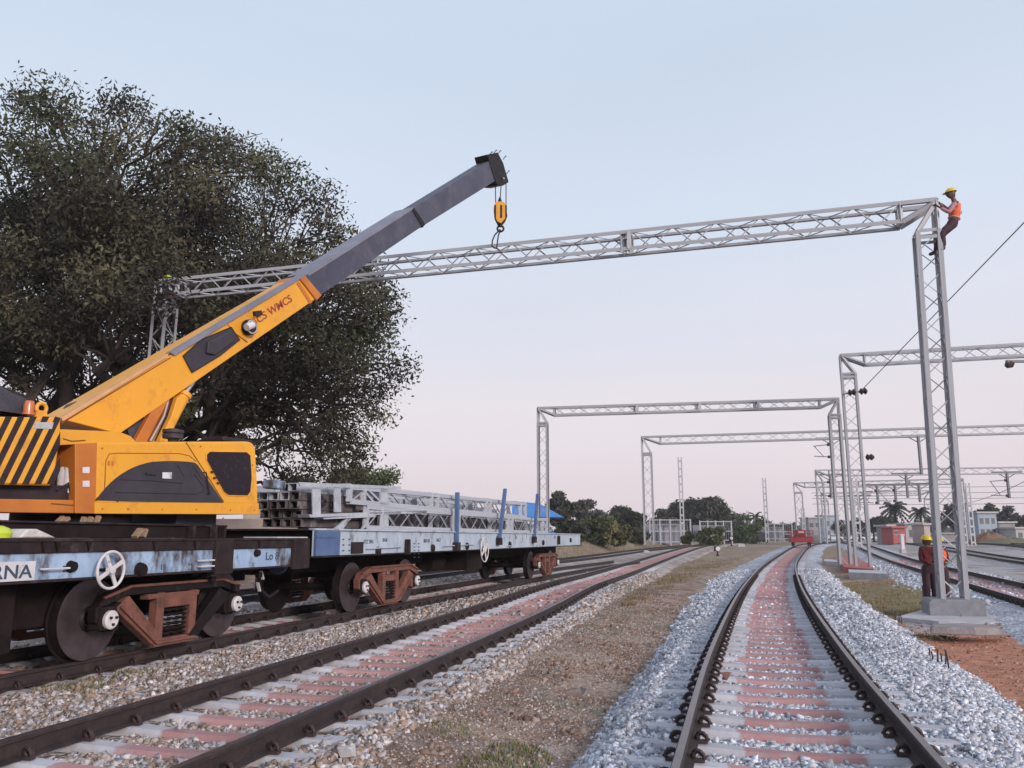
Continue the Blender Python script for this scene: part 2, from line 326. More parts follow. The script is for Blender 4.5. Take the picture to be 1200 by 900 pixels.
T2 = Line([(-5.8, -4), (-3.15, 5.84), (-1.78, 11.3), (-.38, 17.2), (2.15, 29), (3.75, 35), (9.1, 56), (22.3, 100), (36, 140), (58, 200)])
T3 = Line([(-9.37+.29*y, y) for y in (-4, 10, 20, 30, 38)] + [(4.9, 48), (8.6, 58)])
T4 = Line([(-14.4+.29*y, y) for y in (-4, 15, 30, 45)] + [(5.0, 62), (14.2, 86), (24.6, 108)])
R1 = Line([(13.7+.36*(y-21.1), y) for y in (4, 40, 80, 140, 200)])
R2 = Line([(21.8+.36*(y-21.1), y) for y in (6, 40, 80, 140, 200)])
R3 = Line([(31.5+.37*(y-21.1), y) for y in (10, 40, 80, 140, 200)])
R4 = Line([(37.2+.37*(y-21.1), y) for y in (12, 40, 80, 140, 200)])
def rise(y): return .7*sstep((np.asarray(y, float)-48)/70)
BANK = Line([(-9.5, 10), (-4.5, 40), (4, 62), (13, 86), (21.5, 108), (33, 140), (55, 200), (150, 460)])
def bank(x, y): return 1.05*sstep((BANK.X(y)-2.6-x)/5)*sstep((y-34)/26)
def lat(line, x, y):
    xx, = (line.X(y),); sl = (line.X(y+.1)-line.X(y-.1))/.2
    return (x-xx)/np.sqrt(1+sl*sl)
def ground_z(x, y):
    z = -.20+.07*(fbm(x*.6, y*.6)-.5)+.03*(fbm(x*4, y*4, 3)-.5)
    mid = np.exp(-((lat(T1, x, y)+3.6)/1.2)**2)*.12
    rs = .06*sstep((lat(T1, x, y)-3.0)/1.5)
    far = sstep((np.abs(x)-60)/200)*3.0 + sstep((y-260)/500)*1.0
    return z+mid+rs+rise(y)+bank(x, y)+far*.5
# ground sheet
def spaced(dense0, dense1, step, out0, out1, g=1.12):
    a = list(np.arange(dense0, dense1, step)); s = step; p = a[-1]
    while p < out1: s *= g; p += s; a.append(p)
    s = step; p = a[0]; b = []
    while p > out0: s *= g; p -= s; b.append(p)
    return np.array(b[::-1]+a)
gx = spaced(-12, 16, .16, -900, 900, 1.09); gy = spaced(3.5, 32, .16, -60, 1500, 1.035)
GX, GY = np.meshgrid(gx, gy); GZ = ground_z(GX, GY)
nx, ny = len(gx), len(gy); V = np.stack([GX.ravel(), GY.ravel(), GZ.ravel()], 1)
i = np.arange(nx-1)[None, :]+np.arange(ny-1)[:, None]*nx; Fq = np.stack([i.ravel(), (i+1).ravel(), (i+nx+1).ravel(), (i+nx).ravel()], 1)
x, y = V[:, 0], V[:, 1]; n1 = fbm(x*.5, y*.5); n2 = fbm(x*2.2+9, y*2.2); n3 = fbm(x*6, y*6+5)
tint = np.zeros((len(V), 3)); dirt = np.array((.21, .13, .095)); dry = np.array((.35, .25, .195)); green = np.array((.10, .115, .045)); red = np.array((.45, .2, .13)); grey = np.array((.31, .29, .31)); conc = np.array((.36, .35, .38))
mixa = lambda a, b, t: a*(1-t[:, None])+b*t[:, None]
tint[:] = dirt; tint = mixa(tint, np.broadcast_to(dry, tint.shape), sstep((n2-.4)/.25)); tint = mixa(tint, np.broadcast_to(green, tint.shape), sstep((n1-.6)/.1)*sstep((n3-.45)/.15)*.7)
tint = mixa(tint, np.broadcast_to(grey, tint.shape), sstep((n3-.55)/.12)*.35*(x < T1.X(y)))
l1 = lat(T1, x, y)
rmask = sstep((l1-2.2)/.4)*sstep((17.0-y+1.2*(n2-.5))/.8)*(x < 14)
tint = mixa(tint, np.broadcast_to(red, tint.shape), rmask*sstep((n2+.25-.35)/.2))
gm = sstep((l1-2.3)/.3)*sstep((y-19.3)/1.0)*sstep((36-y)/3)*(x < R1.X(y)-2)
tint = mixa(tint, np.broadcast_to(np.array((.20, .15, .085)), tint.shape), gm*.8); tint = mixa(tint, np.broadcast_to(np.array((.15, .16, .06)), tint.shape), gm*sstep((n3-.45)/.15)*sstep((n1-.42)/.1))
cm = sstep((l1-2.6)/.4)*sstep((y-16.6)/.7)*sstep((19.5-y)/.6)*(x < 16)
tint = mixa(tint, np.broadcast_to(conc, tint.shape), cm*.75)
fm = sstep((y-40)/30); tint = mixa(tint, np.broadcast_to(np.array((.25, .19, .13)), tint.shape), fm*.6)
rg = (x > R1.X(y)+1)*sstep((n1-.3)/.2); tint = mixa(tint, np.broadcast_to(np.array((.38, .36, .39)), tint.shape), np.clip(rg*1.2, 0, 1)*.85*(x < R4.X(y)+4)); 
GROUND = attr_mat('earth_ground', .95, .5, 7, bump=1.0)
tag(np_mesh('ground', V, Fq, GROUND, tint, smooth=True), kind='structure')

# ballast beds ------------------------------------------------------
SHOULDER = {}
def bed_z(x, y, tracks, wl, wr, seed):
    z = np.full(np.shape(x), -9.)
    for t, a, b in zip(tracks, wl, wr):
        l = lat(t, x, y); nn = (fbm(x*1.4+seed, y*1.4)-.5)*.9+(fbm(x*5+seed, y*5)-.5)*.35
        a_ = a(y) if callable(a) else a; b_ = b(y) if callable(b) else b
        e = np.where(l < 0, (-l-1.45)/(a_-1.45), (l-1.45)/(b_-1.45)); z = np.maximum(z, -.05-.022*(np.abs(l) < 1.3)+.04*sstep((np.abs(l)-.98)/.1)-.26*np.clip(e+nn*.45*(e > -.2), 0, 1.5))
    return z + rise(y) + .02*(fbm(x*8, y*8, 2)-.5)
def bed(name, line, l0, l1, y0, y1, tracks, wl, wr, cA, cB, seed, dl=.14, dens=None, mat=None, extra=None):
    ys = spaced(max(y0, 4), min(y1, 22), .15, y0, y1, 1.03) if y0 < 20 else np.arange(y0, y1+.1, 1.0); ls = np.arange(l0, l1+.01, dl)
    LL, YY = np.meshgrid(ls, ys); XX = line.X(YY)+LL*1.04; ZZ = bed_z(XX, YY, tracks, wl, wr, seed)
    if extra is not None: ZZ = ZZ+extra(LL, YY)
    edge = np.minimum(LL-l0, l1-LL); ZZ = ZZ-.25*np.clip(1-edge/.3, 0, 1)
    V = np.stack([XX.ravel(), YY.ravel(), ZZ.ravel()], 1); nx = len(ls); i = np.arange(nx-1)[None, :]+np.arange(len(ys)-1)[:, None]*nx
    F = np.stack([i.ravel(), (i+1).ravel(), (i+nx+1).ravel(), (i+nx).ravel()], 1)
    n = fbm(V[:, 0]*.8+seed, V[:, 1]*.8); t = sstep((n-.4)/.25)[:, None]; tint = np.array(cA)*(1-t)+np.array(cB)*t
    return tag(np_mesh(name, V, F, mat, tint, smooth=True), kind='structure')
BAL = attr_mat('ballast_stone_bed', .9, .3, 14, bump=1.0, stones=17)
COOL, COOL2 = (.37, .37, .42), (.48, .48, .53); WARM, WARM2 = (.30, .235, .21), (.42, .36, .34)
w1l = lambda y: 1.95+.065*np.clip(y-12, 0, 28)
ridge = lambda l, y: .16*np.exp(-((l-2.0)/.45)**2)*sstep((y-9)/5)*sstep((60-y)/20)
bed('ballast_bed', T1, -4.6, 3.4, 2, 150, [T1], [w1l], [2.75], COOL, COOL2, 3, mat=BAL, extra=ridge)
bed('ballast_bed', T2, -11.5, 2.6, 2, 112, [T2, T3, T4], [3.2, 2.6, 2.3], [2.15, 3.2, 3.4], WARM, WARM2, 8, mat=BAL)
bed('ballast_bed', T2, -2.4, 2.4, 112, 200, [T2], [2.2], [2.1], WARM, WARM2, 8, mat=BAL)
bed('ballast_bed', R1, -3.2, 3.2, 6, 200, [R1], [3.0], [3.0], COOL, COOL2, 14, mat=BAL)
bed('ballast_bed', R2, -2.8, 2.8, 8, 200, [R2], [2.5], [2.5], WARM2, COOL, 15, mat=BAL)
bed('ballast_bed', R3, -2.8, 8.3, 12, 200, [R3, R4], [2.5, 2.9], [2.9, 2.4], WARM, COOL, 16, mat=BAL)

# loose ballast stones ---------------------------------------------------
CUBE = np.array([(-1,-1,-1),(1,-1,-1),(1,1,-1),(-1,1,-1),(-1,-1,1),(1,-1,1),(1,1,1),(-1,1,1)], float)*.5
CF = np.array([(0,3,2,1),(4,5,6,7),(0,1,5,4),(1,2,6,5),(2,3,7,6),(3,0,4,7)])
STONE = attr_mat('loose_ballast_stone', .85, .18, 30)
def stones(name, P, size, cols, label=None, flat=.75):
    n = len(P); s = size*(.55+.9*RNG.random(n)**1.6)
    ax = np.stack([1+.5*RNG.random(n), .7+.4*RNG.random(n), flat*(.6+.5*RNG.random(n))], 1)
    v = (CUBE[None]+RNG.uniform(-.27, .27, (n, 8, 3)))*ax[:, None]*s[:, None, None]
    v[:, 4:, :2] *= RNG.uniform(.45, .95, (n, 1, 1))
    q = RNG.normal(size=(n, 4)); q[:, 1:3] *= .55; q /= np.linalg.norm(q, axis=1)[:, None]; w_, x, y, z = q.T
    R = np.stack([1-2*(y*y+z*z), 2*(x*y-z*w_), 2*(x*z+y*w_), 2*(x*y+z*w_), 1-2*(x*x+z*z), 2*(y*z-x*w_), 2*(x*z-y*w_), 2*(y*z+x*w_), 1-2*(x*x+y*y)], 1).reshape(n, 3, 3)
    v = np.einsum('nij,nkj->nki', R, v)+P[:, None]
    F = (CF[None]+8*np.arange(n)[:, None, None]).reshape(-1, 4)
    c = np.array(cols)[RNG.integers(0, len(cols), n)]*(.62+.58*RNG.random((n, 1)))
    o = np_mesh(name, v.reshape(-1, 3), F, STONE, np.repeat(c, 8, 0)); tag(o, label, kind='stuff'); return o
COOLS = [(.55, .56, .63), (.62, .63, .70), (.44, .45, .51), (.28, .28, .33), (.70, .70, .76), (.52, .48, .49)]
WARMS = [(.38, .31, .28), (.47, .41, .39), (.28, .2, .17), (.55, .5, .5), (.34, .23, .18), (.4, .37, .4)]
def scatter(line, l0, l1, y0, y1, n, bedf, power=1.0):
    u = RNG.random(n); y = y0*(y1/y0)**u if power == 0 else y0+(y1-y0)*u**power
    l = l0+(l1-l0)*RNG.random(n); x = line.X(y)+l*1.04
    zb = bedf(x, y, l); zg = ground_z(x, y); keep = zb > zg-.01
    return np.stack([x, y, zb], 1)[keep], l[keep]
def sleeper_rows(line, y_far, ystart=4.2, pitch=.6):
    ys = []; y = ystart
    while y < y_far:
        x, sl = line.frame(y); ys.append(y); y += pitch/math.hypot(1, sl)*(1+random.uniform(-.05, .05))
    return ys
ROWS = {id(t): sleeper_rows(t, 120, ys_) for t, ys_ in ((T1, 4.2), (T2, 4.2), (T3, 4.2), (T4, 4.2), (R1, 12), (R2, 20), (R3, 28), (R4, 28))}
def keep_off_sleepers(P, l, lines):
    """thins the stones that would bury the sleeper tops and the rails"""
    lines = lines if isinstance(lines, (list, tuple)) else [lines]
    for line in lines:
        ll = lat(line, P[:, 0], P[:, 1]); sl = (line.X(P[:, 1]+.1)-line.X(P[:, 1]-.1))/.2; k = np.sqrt(1+sl*sl)
        yy = P[:, 1]-(-ll*sl/k)            # where the sleeper through this stone crosses the centre line
        rows = np.array(ROWS[id(line)]); i = np.clip(np.searchsorted(rows, yy), 1, len(rows)-1); dd = np.minimum(np.abs(rows[i]-yy), np.abs(rows[i-1]-yy))*k
        on = (np.abs(ll) < 1.40) & (dd < .14) & (RNG.random(len(P)) < np.where(np.abs(ll) > .98, np.where(ll > 0, .10, .22), .84))
        on |= (np.abs(np.abs(ll)-.87) < .11) & (RNG.random(len(P)) < .9)
        on |= (np.abs(ll) < 1.1) & (P[:, 1] > 16) & (RNG.random(len(P)) < .5)
        P = P[~on]
    return P
b1 = lambda x, y, l: bed_z(x, y, [T1], [w1l], [2.75], 3)+ridge(l, y)
P, l = scatter(T1, -3.2, 3.1, 4.2, 17, 66000, b1, 1.25); stones('ballast_stones', keep_off_sleepers(P, l, T1), .039, COOLS, 'pale blue grey crushed stone around the main track')
P, l = scatter(T1, -4.3, 3.1, 17, 45, 26000, b1, 1.3); stones('ballast_stones', keep_off_sleepers(P, l, T1), .066, COOLS, 'pale blue grey crushed stone farther along the main track')
bL = lambda x, y, l: bed_z(x, y, [T2, T3, T4], [3.2, 2.6, 2.3], [2.15, 3.2, 3.4], 8)
P, l = scatter(T2, -6.8, 2.3, 5.2, 19, 60000, bL, 1.2); stones('ballast_stones', keep_off_sleepers(P, l, [T2, T3]), .045, WARMS, 'brown and grey ballast around the two left tracks')
P, l = scatter(T2, -6.5, 2.3, 19, 42, 16000, bL, 1.3); stones('ballast_stones', keep_off_sleepers(P, l, [T2, T3]), .08, WARMS, 'brown and grey ballast farther along the left tracks')
# gravel on the earth strip between T2 and T1
n = 34000; y = 4.6+24*RNG.random(n)**1.5; t = RNG.random(n); xa = T2.X(y)+1.7; xb = T1.X(y)-1.5; x = xa+(xb-xa)*t; ok = (fbm(x*1.3, y*1.3)+.35*np.abs(t-.5)*2) > .40
zz = ground_z(x, y); stones('strip_gravel', np.stack([x, y, zz-.004], 1)[ok], .022, [(.32, .235, .20), (.27, .185, .15), (.36, .29, .26), (.2, .135, .11), (.46, .41, .40), (.38, .30, .27)], 'small stones scattered over the brown earth strip')
n = 5200; y = 4.8+22*RNG.random(n)**1.4; t = RNG.random(n); xa = T2.X(y)+2.0; xb = T1.X(y)-2.0; x = xa+(xb-xa)*t; ok = fbm(x*.9+4, y*.9) > .47
stones('earth_clods', np.stack([x, y, ground_z(x, y)-.006], 1)[ok], .05, [(.25, .155, .115), (.2, .125, .095), (.3, .2, .155), (.34, .26, .22)], 'brown earth clods and rough stones on the strip between the tracks')
n = 5000; y = 8+12*RNG.random(n); x = T1.X(y)+2.4+5*RNG.random(n); stones('strip_gravel', np.stack([x, y, ground_z(x, y)], 1)[:3000], .028, [(.4, .17, .1), (.36, .2, .14), (.42, .3, .26), (.3, .11, .06), (.26, .1, .06)], 'small stones and clods on the red soil')
n = 6000; y = 22+40*RNG.random(n)**1.4; l = -3+6*RNG.random(n); x = R1.X(y)+l; stones('ballast_stones', np.stack([x, y, bed_z(x, y, [R1], [3.], [3.], 14)], 1), .09, COOLS, 'pale crushed stone around the right hand track')

# grass --------------------------------------------------------------
LEAF = attr_mat('leaf_and_grass', .75, .2, 3)
def blades(name, P, h, cols, label):
    n = len(P); a = RNG.random(n)*6.28; hh = h*(.5+.8*RNG.random(n)); w_ = .006+.006*RNG.random(n)
    dx, dy = np.cos(a)*w_, np.sin(a)*w_; ln = RNG.normal(size=(n, 2))*hh[:, None]*.45
    v = np.zeros((n, 3, 3)); v[:, 0] = P+np.stack([dx, dy, 0*dx-.01], 1); v[:, 1] = P-np.stack([dx, dy, 0*dx+.01], 1); v[:, 2] = P+np.stack([ln[:, 0], ln[:, 1], hh], 1)
    c = np.array(cols)[RNG.integers(0, len(cols), n)]*(.7+.5*RNG.random((n, 1)))
    tag(np_mesh(name, v.reshape(-1, 3), np.arange(3*n).reshape(-1, 3), LEAF, np.repeat(c, 3, 0)), label, kind='stuff')
GRC = [(.11, .14, .05), (.08, .11, .04), (.2, .17, .08), (.26, .2, .11)]
def patch(px, py, r, n, h, cols=GRC, z=-.12):
    c = on_ground(px, py, z); a = RNG.random(n)*6.28; q = r*np.sqrt(RNG.random(n)); x = c.x+np.cos(a)*q; y = c.y+np.sin(a)*q*1.3
    return np.stack([x, y, np.maximum(ground_z(x, y), np.maximum(bL(x, y, 0), b1(x, y, lat(T1, x, y))))], 1)
g = np.concatenate([patch(606, 882, .3, 420, .05), patch(560, 893, .2, 120, .05), patch(530, 860, .25, 110, .05), patch(85, 815, .42, 900, .09), patch(150, 800, .3, 300, .07), patch(742, 690, .5, 500, .1), patch(1095, 742, .35, 500, .08), patch(820, 665, 1.2, 900, .12)])
blades('grass', g, .05, GRC, 'small green grass tufts between the tracks')
n = 14000; y = 19.3+17*RNG.random(n)**1.2; x = T1.X(y)+2.4+(R1.X(y)-2.8-T1.X(y)-2.4)*RNG.random(n); k = fbm(x*1.6, y*1.6) > .5
blades('grass', np.stack([x, y, ground_z(x, y)], 1)[k], .075, [(.20, .17, .07), (.30, .2, .12), (.13, .15, .06), (.38, .26, .17), (.3, .2, .13)], 'dry and green grass beside the right hand mast row')
n = 9000; y = 22+45*RNG.random(n)**1.2; x = T2.X(y)+2.2+(T1.X(y)-3.6-T2.X(y)-2.2)*RNG.random(n); k = fbm(x*.9, y*.9) > .46
blades('grass', np.stack([x, y, ground_z(x, y)], 1)[k], .12, [(.22, .17, .1), (.28, .2, .13), (.16, .13, .07)], 'dry grass along the brown strip')
n = 16000; y = 44+70*RNG.random(n); x = BANK.X(y)-2.6-14*RNG.random(n); blades('grass', np.stack([x, y, ground_z(x, y)], 1), .35, [(.24, .18, .11), (.2, .16, .08), (.13, .13, .06), (.3, .24, .16)], 'dry scrub grass over the low bank')

# ------------------------------------------------------------------ tracks
SL_A = sleeper_mat('sleeper_pink_middle', -.48, .46); SL_B = sleeper_mat('sleeper_pink_wide', -.48, .80); SL_C = sleeper_mat('sleeper_plain', 9, 10)
def sleeper_mesh(name, mat):
    me = bpy.data.meshes.new(name); prof = [(-1.375, .10, .0), (-1.0, .095, .0), (-.72, .095, -.002), (-.35, .082, -.022), (0, .08, -.028), (.35, .082, -.022), (.72, .095, -.002), (1.0, .095, .0), (1.375, .10, .0)]
    v = []; f = []
    for x, hw, zt in prof: v += [(x, -hw-.045, -.2), (x, -hw-.01, zt-.035), (x, -hw+.015, zt), (x, hw-.015, zt), (x, hw+.01, zt-.035), (x, hw+.045, -.2)]
    for i in range(len(prof)-1):
        for j in range(5): f.append((i*6+j, i*6+j+1, i*6+j+7, i*6+j+6))
    f.append(tuple(range(5, -1, -1))); f.append(tuple(range(48, 54)))
    me.from_pydata(v, [], f); me.materials.append(mat); return me
def clip_mesh():
    b = B(); b.torus((0, -.012, .042), (.3, 1, .35), .034, .0125, 12, 5); b.bar((-.05, .0, .012), (.035, 0, .014), .05, .02); b.tube([(.045, -.02, .03), (-.01, .04, .055), (-.05, .03, .03)], .011, 4)
    me = bpy.data.meshes.new('rail_clip'); me.from_pydata(b.v, [], b.f); me.materials.append(CLIP); return me
CLIPM = clip_mesh()
RP = [(-.075, -.0), (.075, -.0), (.075, .012), (.012, .032), (.009, .125), (.036, .137), (.036, .163), (.028, .172), (-.028, .172), (-.036, .163), (-.036, .137), (-.009, .125), (-.012, .032), (-.075, .012)]
def rail(line, y0, y1, off, parent, dz=.004):
    ys = [y0]; 
    while ys[-1] < y1: ys.append(ys[-1]+max(.5, .02*ys[-1]))
    V = []; F = []; mi = []; n = len(RP)
    for y in ys:
        x, sl = line.frame(y); k = math.hypot(1, sl); nx, ny = 1/k, -sl/k; z = float(rise(y))
        V += [(x+(off+px)*nx, y+(off+px)*ny, z+pz+dz) for px, pz in RP]
    b = B(); b.v = V
    for i in range(len(ys)-1):
        for j in range(n):
            b.f.append((i*n+j, i*n+(j+1) % n, (i+1)*n+(j+1) % n, (i+1)*n+j)); b.mi.append(1 if j == 7 else 0)
    b.f.append(tuple(range(n))); b.mi.append(0)
    return b.obj('rail', [RAILS, RAILT], parent)
def track(line, y0, y1, label, mesh, n_sl, n_clip, y_far, pitch=.6, rails=(-.87, .87), group='railway tracks through the yard', pink=None, ystart=4.2):
    x, sl = line.frame(y0); root = thing('railway_track', (x, y0, 0), label, 'railway track', group)
    for r in rails: rail(line, y0, y1, r, root)
    i = 0; rest = B()
    for y in ROWS[id(line)]:
        if y > y_far: break
        x, sl = line.frame(y); k = math.hypot(1, sl); z = float(rise(y)); rr = random.uniform(-.012, .012)
        M = Matrix.Translation((x, y, z+random.uniform(-.006, .004))) @ Matrix.Rotation(-math.atan(sl)+rr, 4, 'Z')
        if i < n_sl: inst('sleeper', mesh, M, root)
        else:
            rest.M = M; rest.cur = 0
            if pink: rest.box(-1.375, pink[0], -.1, .1, -.15, 0); rest.box(pink[1], 1.375, -.1, .1, -.15, 0); rest.cur = 1; rest.box(pink[0], pink[1], -.1, .1, -.15, 0)
            else: rest.box(-1.375, 1.375, -.1, .1, -.15, 0)
        if i < n_clip:
            for r in rails:
                for sg in (-1, 1): inst('rail_clip', CLIPM, M @ Matrix.Translation((r+sg*.105, random.uniform(-.01, .01), .0)) @ Matrix.Scale(1.25*sg, 4, (1, 0, 0)) @ Matrix.Scale(1.25, 4, (0, 0, 1)), root)
        i += 1
    if rest.v:
        rest.M = None; o = rest.obj('sleepers', [SLEND, SLPINK], root); o['kind'] = 'stuff'
    return root
SLEND = pm('far_sleeper_concrete', (.42, .41, .44), (.34, .33, .36), .8, .9); SLPINK = pm('far_sleeper_pink', (.42, .22, .22), (.36, .25, .25), .8, .9)
MA, MB_, MC = sleeper_mesh('sleeper_a', SL_A), sleeper_mesh('sleeper_b', SL_B), sleeper_mesh('sleeper_c', SL_C)
track(T1, 2, 190, 'railway track with pink middled sleepers curving away on pale ballast to the red trolley', MA, 95, 58, 120, pink=(-.48, .46))
track(T2, 2, 200, 'railway track with wide pink sleepers left of the brown earth strip', MB_, 80, 45, 110, pink=(-.48, .8))
track(T3, 0, 55, 'railway track on which the crane wagon and the loaded wagon stand', MB_, 60, 40, 46)
track(T4, 4, 106, 'railway track behind the wagons, nearest the big tree', MC, 60, 0, 90)
track(R1, 8, 200, 'railway track with pinkish sleepers just behind the right mast of the near portal', sleeper_mesh('sleeper_d', SL_B), 90, 30, 110, ystart=12)
track(R2, 8, 200, 'second railway track beyond the near portal, dark rails on grey ballast', MC, 40, 0, 60, ystart=20)
track(R3, 12, 200, 'third railway track on the right, in front of the last one', MC, 20, 0, 45, ystart=28)
track(R4, 14, 200, 'farthest railway track on the right, towards the grass and the town', MC, 20, 0, 45, ystart=28)

# ================================================================== LATTICE PORTALS
def unit_angle(mat, name):
    """an angle section, unit long along z, unit wide"""
    t = .14; b = B(); b.add([(-.5,-.5,0),(.5,-.5,0),(.5,-.5+t,0),(-.5+t,-.5+t,0),(-.5+t,.5,0),(-.5,.5,0)]+[(-.5,-.5,1),(.5,-.5,1),(.5,-.5+t,1),(-.5+t,-.5+t,1),(-.5+t,.5,1),(-.5,.5,1)],
        [(5,4,3,2,1,0),(6,7,8,9,10,11)]+[(i, (i+1) % 6, (i+1) % 6+6, i+6) for i in range(6)])
    me = bpy.data.meshes.new(name); me.from_pydata(b.v, [], b.f); me.materials.append(mat); return me
AG, AGD, APR = unit_angle(GALV, 'angle_bar'), unit_angle(GALVD, 'angle_bar'), unit_angle(PRIM, 'angle_bar')
def member(name, mesh, a, b, w, parent, fx=(1, 0, 0), flip=1):
    a = Vector(a); b = Vector(b); d = b-a; ln = d.length; d.normalize(); x = Vector(fx)*flip; x = (x-d*x.dot(d)).normalized(); y = d.cross(x)
    M = Matrix(((x.x*w, y.x*w, d.x*ln, a.x), (x.y*w, y.y*w, d.y*ln, a.y), (x.z*w, y.z*w, d.z*ln, a.z), (0, 0, 0, 1)))
    return inst(name, mesh, M, parent)
def lerp(a, b, t): return Vector(a)*(1-t)+Vector(b)*t
class Cage:
    """four chords between two ends; corners are (side, depth) pairs"""
    def __init__(s, A, Bq): s.A = A; s.B = Bq      # lists of four corner points at the two ends
    def at(s, k, t): return lerp(s.A[k], s.B[k], t)
def cage(root, name, A, Bq, wc, wb, pitch, mesh, near=True, faces=((0, 1), (1, 3), (3, 2), (2, 0)), chord='chord', skip=()):
    p = sub(name, root); c = Cage(A, Bq); ln = (Vector(Bq[0])-Vector(A[0])).length
    for k in range(4):
        if k not in skip: member(chord, mesh, A[k], Bq[k], wc, p, fx=Vector(A[(k+1) % 4])-Vector(A[k]) if k % 2 == 0 else Vector(A[k-1])-Vector(A[k]))
    n = max(2, round(ln/pitch)); far = B()
    for fi, (i, j) in enumerate(faces):
        for q in range(n):
            a, b_ = (i, j) if (q+fi) % 2 == 0 else (j, i)
            P0 = c.at(a, (q+.04)/n); P1 = c.at(b_, (q+.96)/n)
            if near: member('brace', mesh, P0, P1, wb, p, flip=1 if q % 2 else -1)
            else: far.bar(P0, P1, wb*.8)
    if not near and far.v: far.obj('bracing', mesh.materials[0], p)['kind'] = 'stuff'
    return p
def portal(label, botR, topR, topL, botL, hb, dp, pw, wc=.1, wb=.045, near=True, pitch=.62, mesh=None, joints=(.33, .66), right=True, left=True, name='lattice_portal', kn=(.85, .8), group='lattice portals over the tracks'):
    mesh = mesh or AG; botR, topR, topL, botL = map(Vector, (botR, topR, topL, botL))
    u = (topL-topR); u.z = 0; u.normalize(); d = Vector((-u.y, u.x, 0)); d = d if d.y > 0 else -d; up = Vector((0, 0, 1))
    root = thing(name, botL if not right else botR, label, 'portal', group)
    span = (topL-topR).length; kb, kp = kn
    # beam: corners 0 top-near, 1 top-far, 2 bottom-near, 3 bottom-far
    def sec(P, s): return [P+u*s, P+u*s+d*dp, P+u*s-up*hb, P+u*s-up*hb+d*dp]
    sR = kb if right else 0; sL = span-kb if left else span
    dirb = (topL-topR)/span
    A = [topR+dirb*sR, topR+dirb*sR+d*dp, topR+dirb*sR-up*hb, topR+dirb*sR-up*hb+d*dp]; Bq = [topR+dirb*sL, topR+dirb*sL+d*dp, topR+dirb*sL-up*hb, topR+dirb*sL-up*hb+d*dp]
    bm = cage(root, 'beam', A, Bq, wc, wb, pitch, mesh, near, faces=((0, 2), (1, 3), (0, 1), (2, 3)))
    for e, (Q, P, on) in enumerate(((A, topR, right), (Bq, topL, left))):
        for k in (0, 2): member('end_strut', mesh, Q[k], Q[k+1], wc*.8, bm)
        for k in (0, 1): member('end_post', mesh, Q[k], Q[k+2], wc*1.1, bm)
        if on:
            for k in (0, 1):
                off = d*dp*k
                member('corner_chord', mesh, Q[k], P+off, wc, bm); member('corner_brace', mesh, Q[k+2], P+off+dirb*(.02 if e == 0 else -.02)-up*.03, wc, bm)
    for t in joints:
        for dt in (-.09, .09):
            Pj = topR+dirb*(span*t+dt)
            for q0, q1 in ((Pj, Pj-up*hb), (Pj+d*dp, Pj-up*hb+d*dp), (Pj, Pj+d*dp)): member('joint_plate', mesh, q0, q1, wc*1.15, bm, flip=1 if dt > 0 else -1)
    for P, Q, on, sg in ((topR, botR, right, 1), (topL, botL, left, -1)):
        if not on: continue
        o = u*pw*sg; dn = (Q-P).normalized(); top_in = P+dn*kp+o
        A = [P+dn*kp, P+dn*kp+d*dp, top_in, top_in+d*dp]; Bq = [Q, Q+d*dp, Q+o, Q+o+d*dp]
        pl = cage(root, 'mast', A, Bq, wc, wb, pitch*.95, mesh, near, faces=((0, 2), (1, 3), (0, 1), (2, 3)), chord='leg')
        for k in (0, 1):
            member('leg', mesh, P+d*dp*k, A[k], wc, pl); member('corner_brace', mesh, A[k+2], P+d*dp*k-up*.02+o*.04, wc*.9, pl); member('strut', mesh, A[k], A[k+2], wc*.8, pl); member('strut', mesh, lerp(A[k], Bq[k], .02), lerp(A[k+2], Bq[k+2], .02), wc*.8, pl)
        member('strut', mesh, P, P+d*dp, wc*.8, pl); member('strut', mesh, A[2], A[3], wc*.8, pl)
    return root
# near portal
PY = 19.75
topR = at_y(1098, 234, PY); botR = at_y(1133, 702, PY); botR.z = .26
HT = topR.z
r_ = ray(184, 330); kk = (HT-CAM_Z)/r_.z; topL = Vector((r_.x*kk, r_.y*kk, HT)); botL = topL.copy(); botL.z = -.1; botL.x -= .1
P1 = portal('near tall galvanised portal over the left tracks, its beam slung from the crane hook', botR, topR, topL, botL, .50, .45, .5, wc=.105, wb=.03, pitch=.58, joints=(.335,))
UP1 = (topL-topR).normalized(); DP1 = Vector((-UP1.y, UP1.x, 0)); DP1 = DP1 if DP1.y > 0 else -DP1
# pedestal
Fp = Frame(botR.x, botR.y, *UP1.xy)
b = B(Fp.M); b.prism([(-.33, -.5), (.86, -.5), (.86, .12), (.80, .2), (-.27, .2), (-.33, .12)], .75*(1 if Fp.l.y > 0 else -1), -.25*(1 if Fp.l.y > 0 else -1))
b.v = [(p[0], p[1], p[2]+.06) for p in b.v]
tag(b.obj('concrete_pedestal', CONC, bevel=.015), 'grey concrete footing block under the right mast of the near portal', 'footing')
def far_portal(label, pl, pr, z, bankL, bankR=None, left=True, right=True, **k):
    def pt(p):
        r = ray(*p); q = (z-CAM_Z)/r.z; return Vector((r.x*q, r.y*q, z))
    a = pt(pl); c = pt(pr)
    if not right: c = a+(c-a)*1.9
    ba = a.copy(); ba.z = bankL if bankL is not None else float(ground_z(a.x, a.y)); bc = c.copy(); bc.z = bankR if bankR is not None else float(ground_z(c.x, c.y))
    return portal(label, bc, c, a, ba, k.pop('hb', .5), k.pop('dp', .45), k.pop('pw', .6), left=left, right=right, **k), a, c
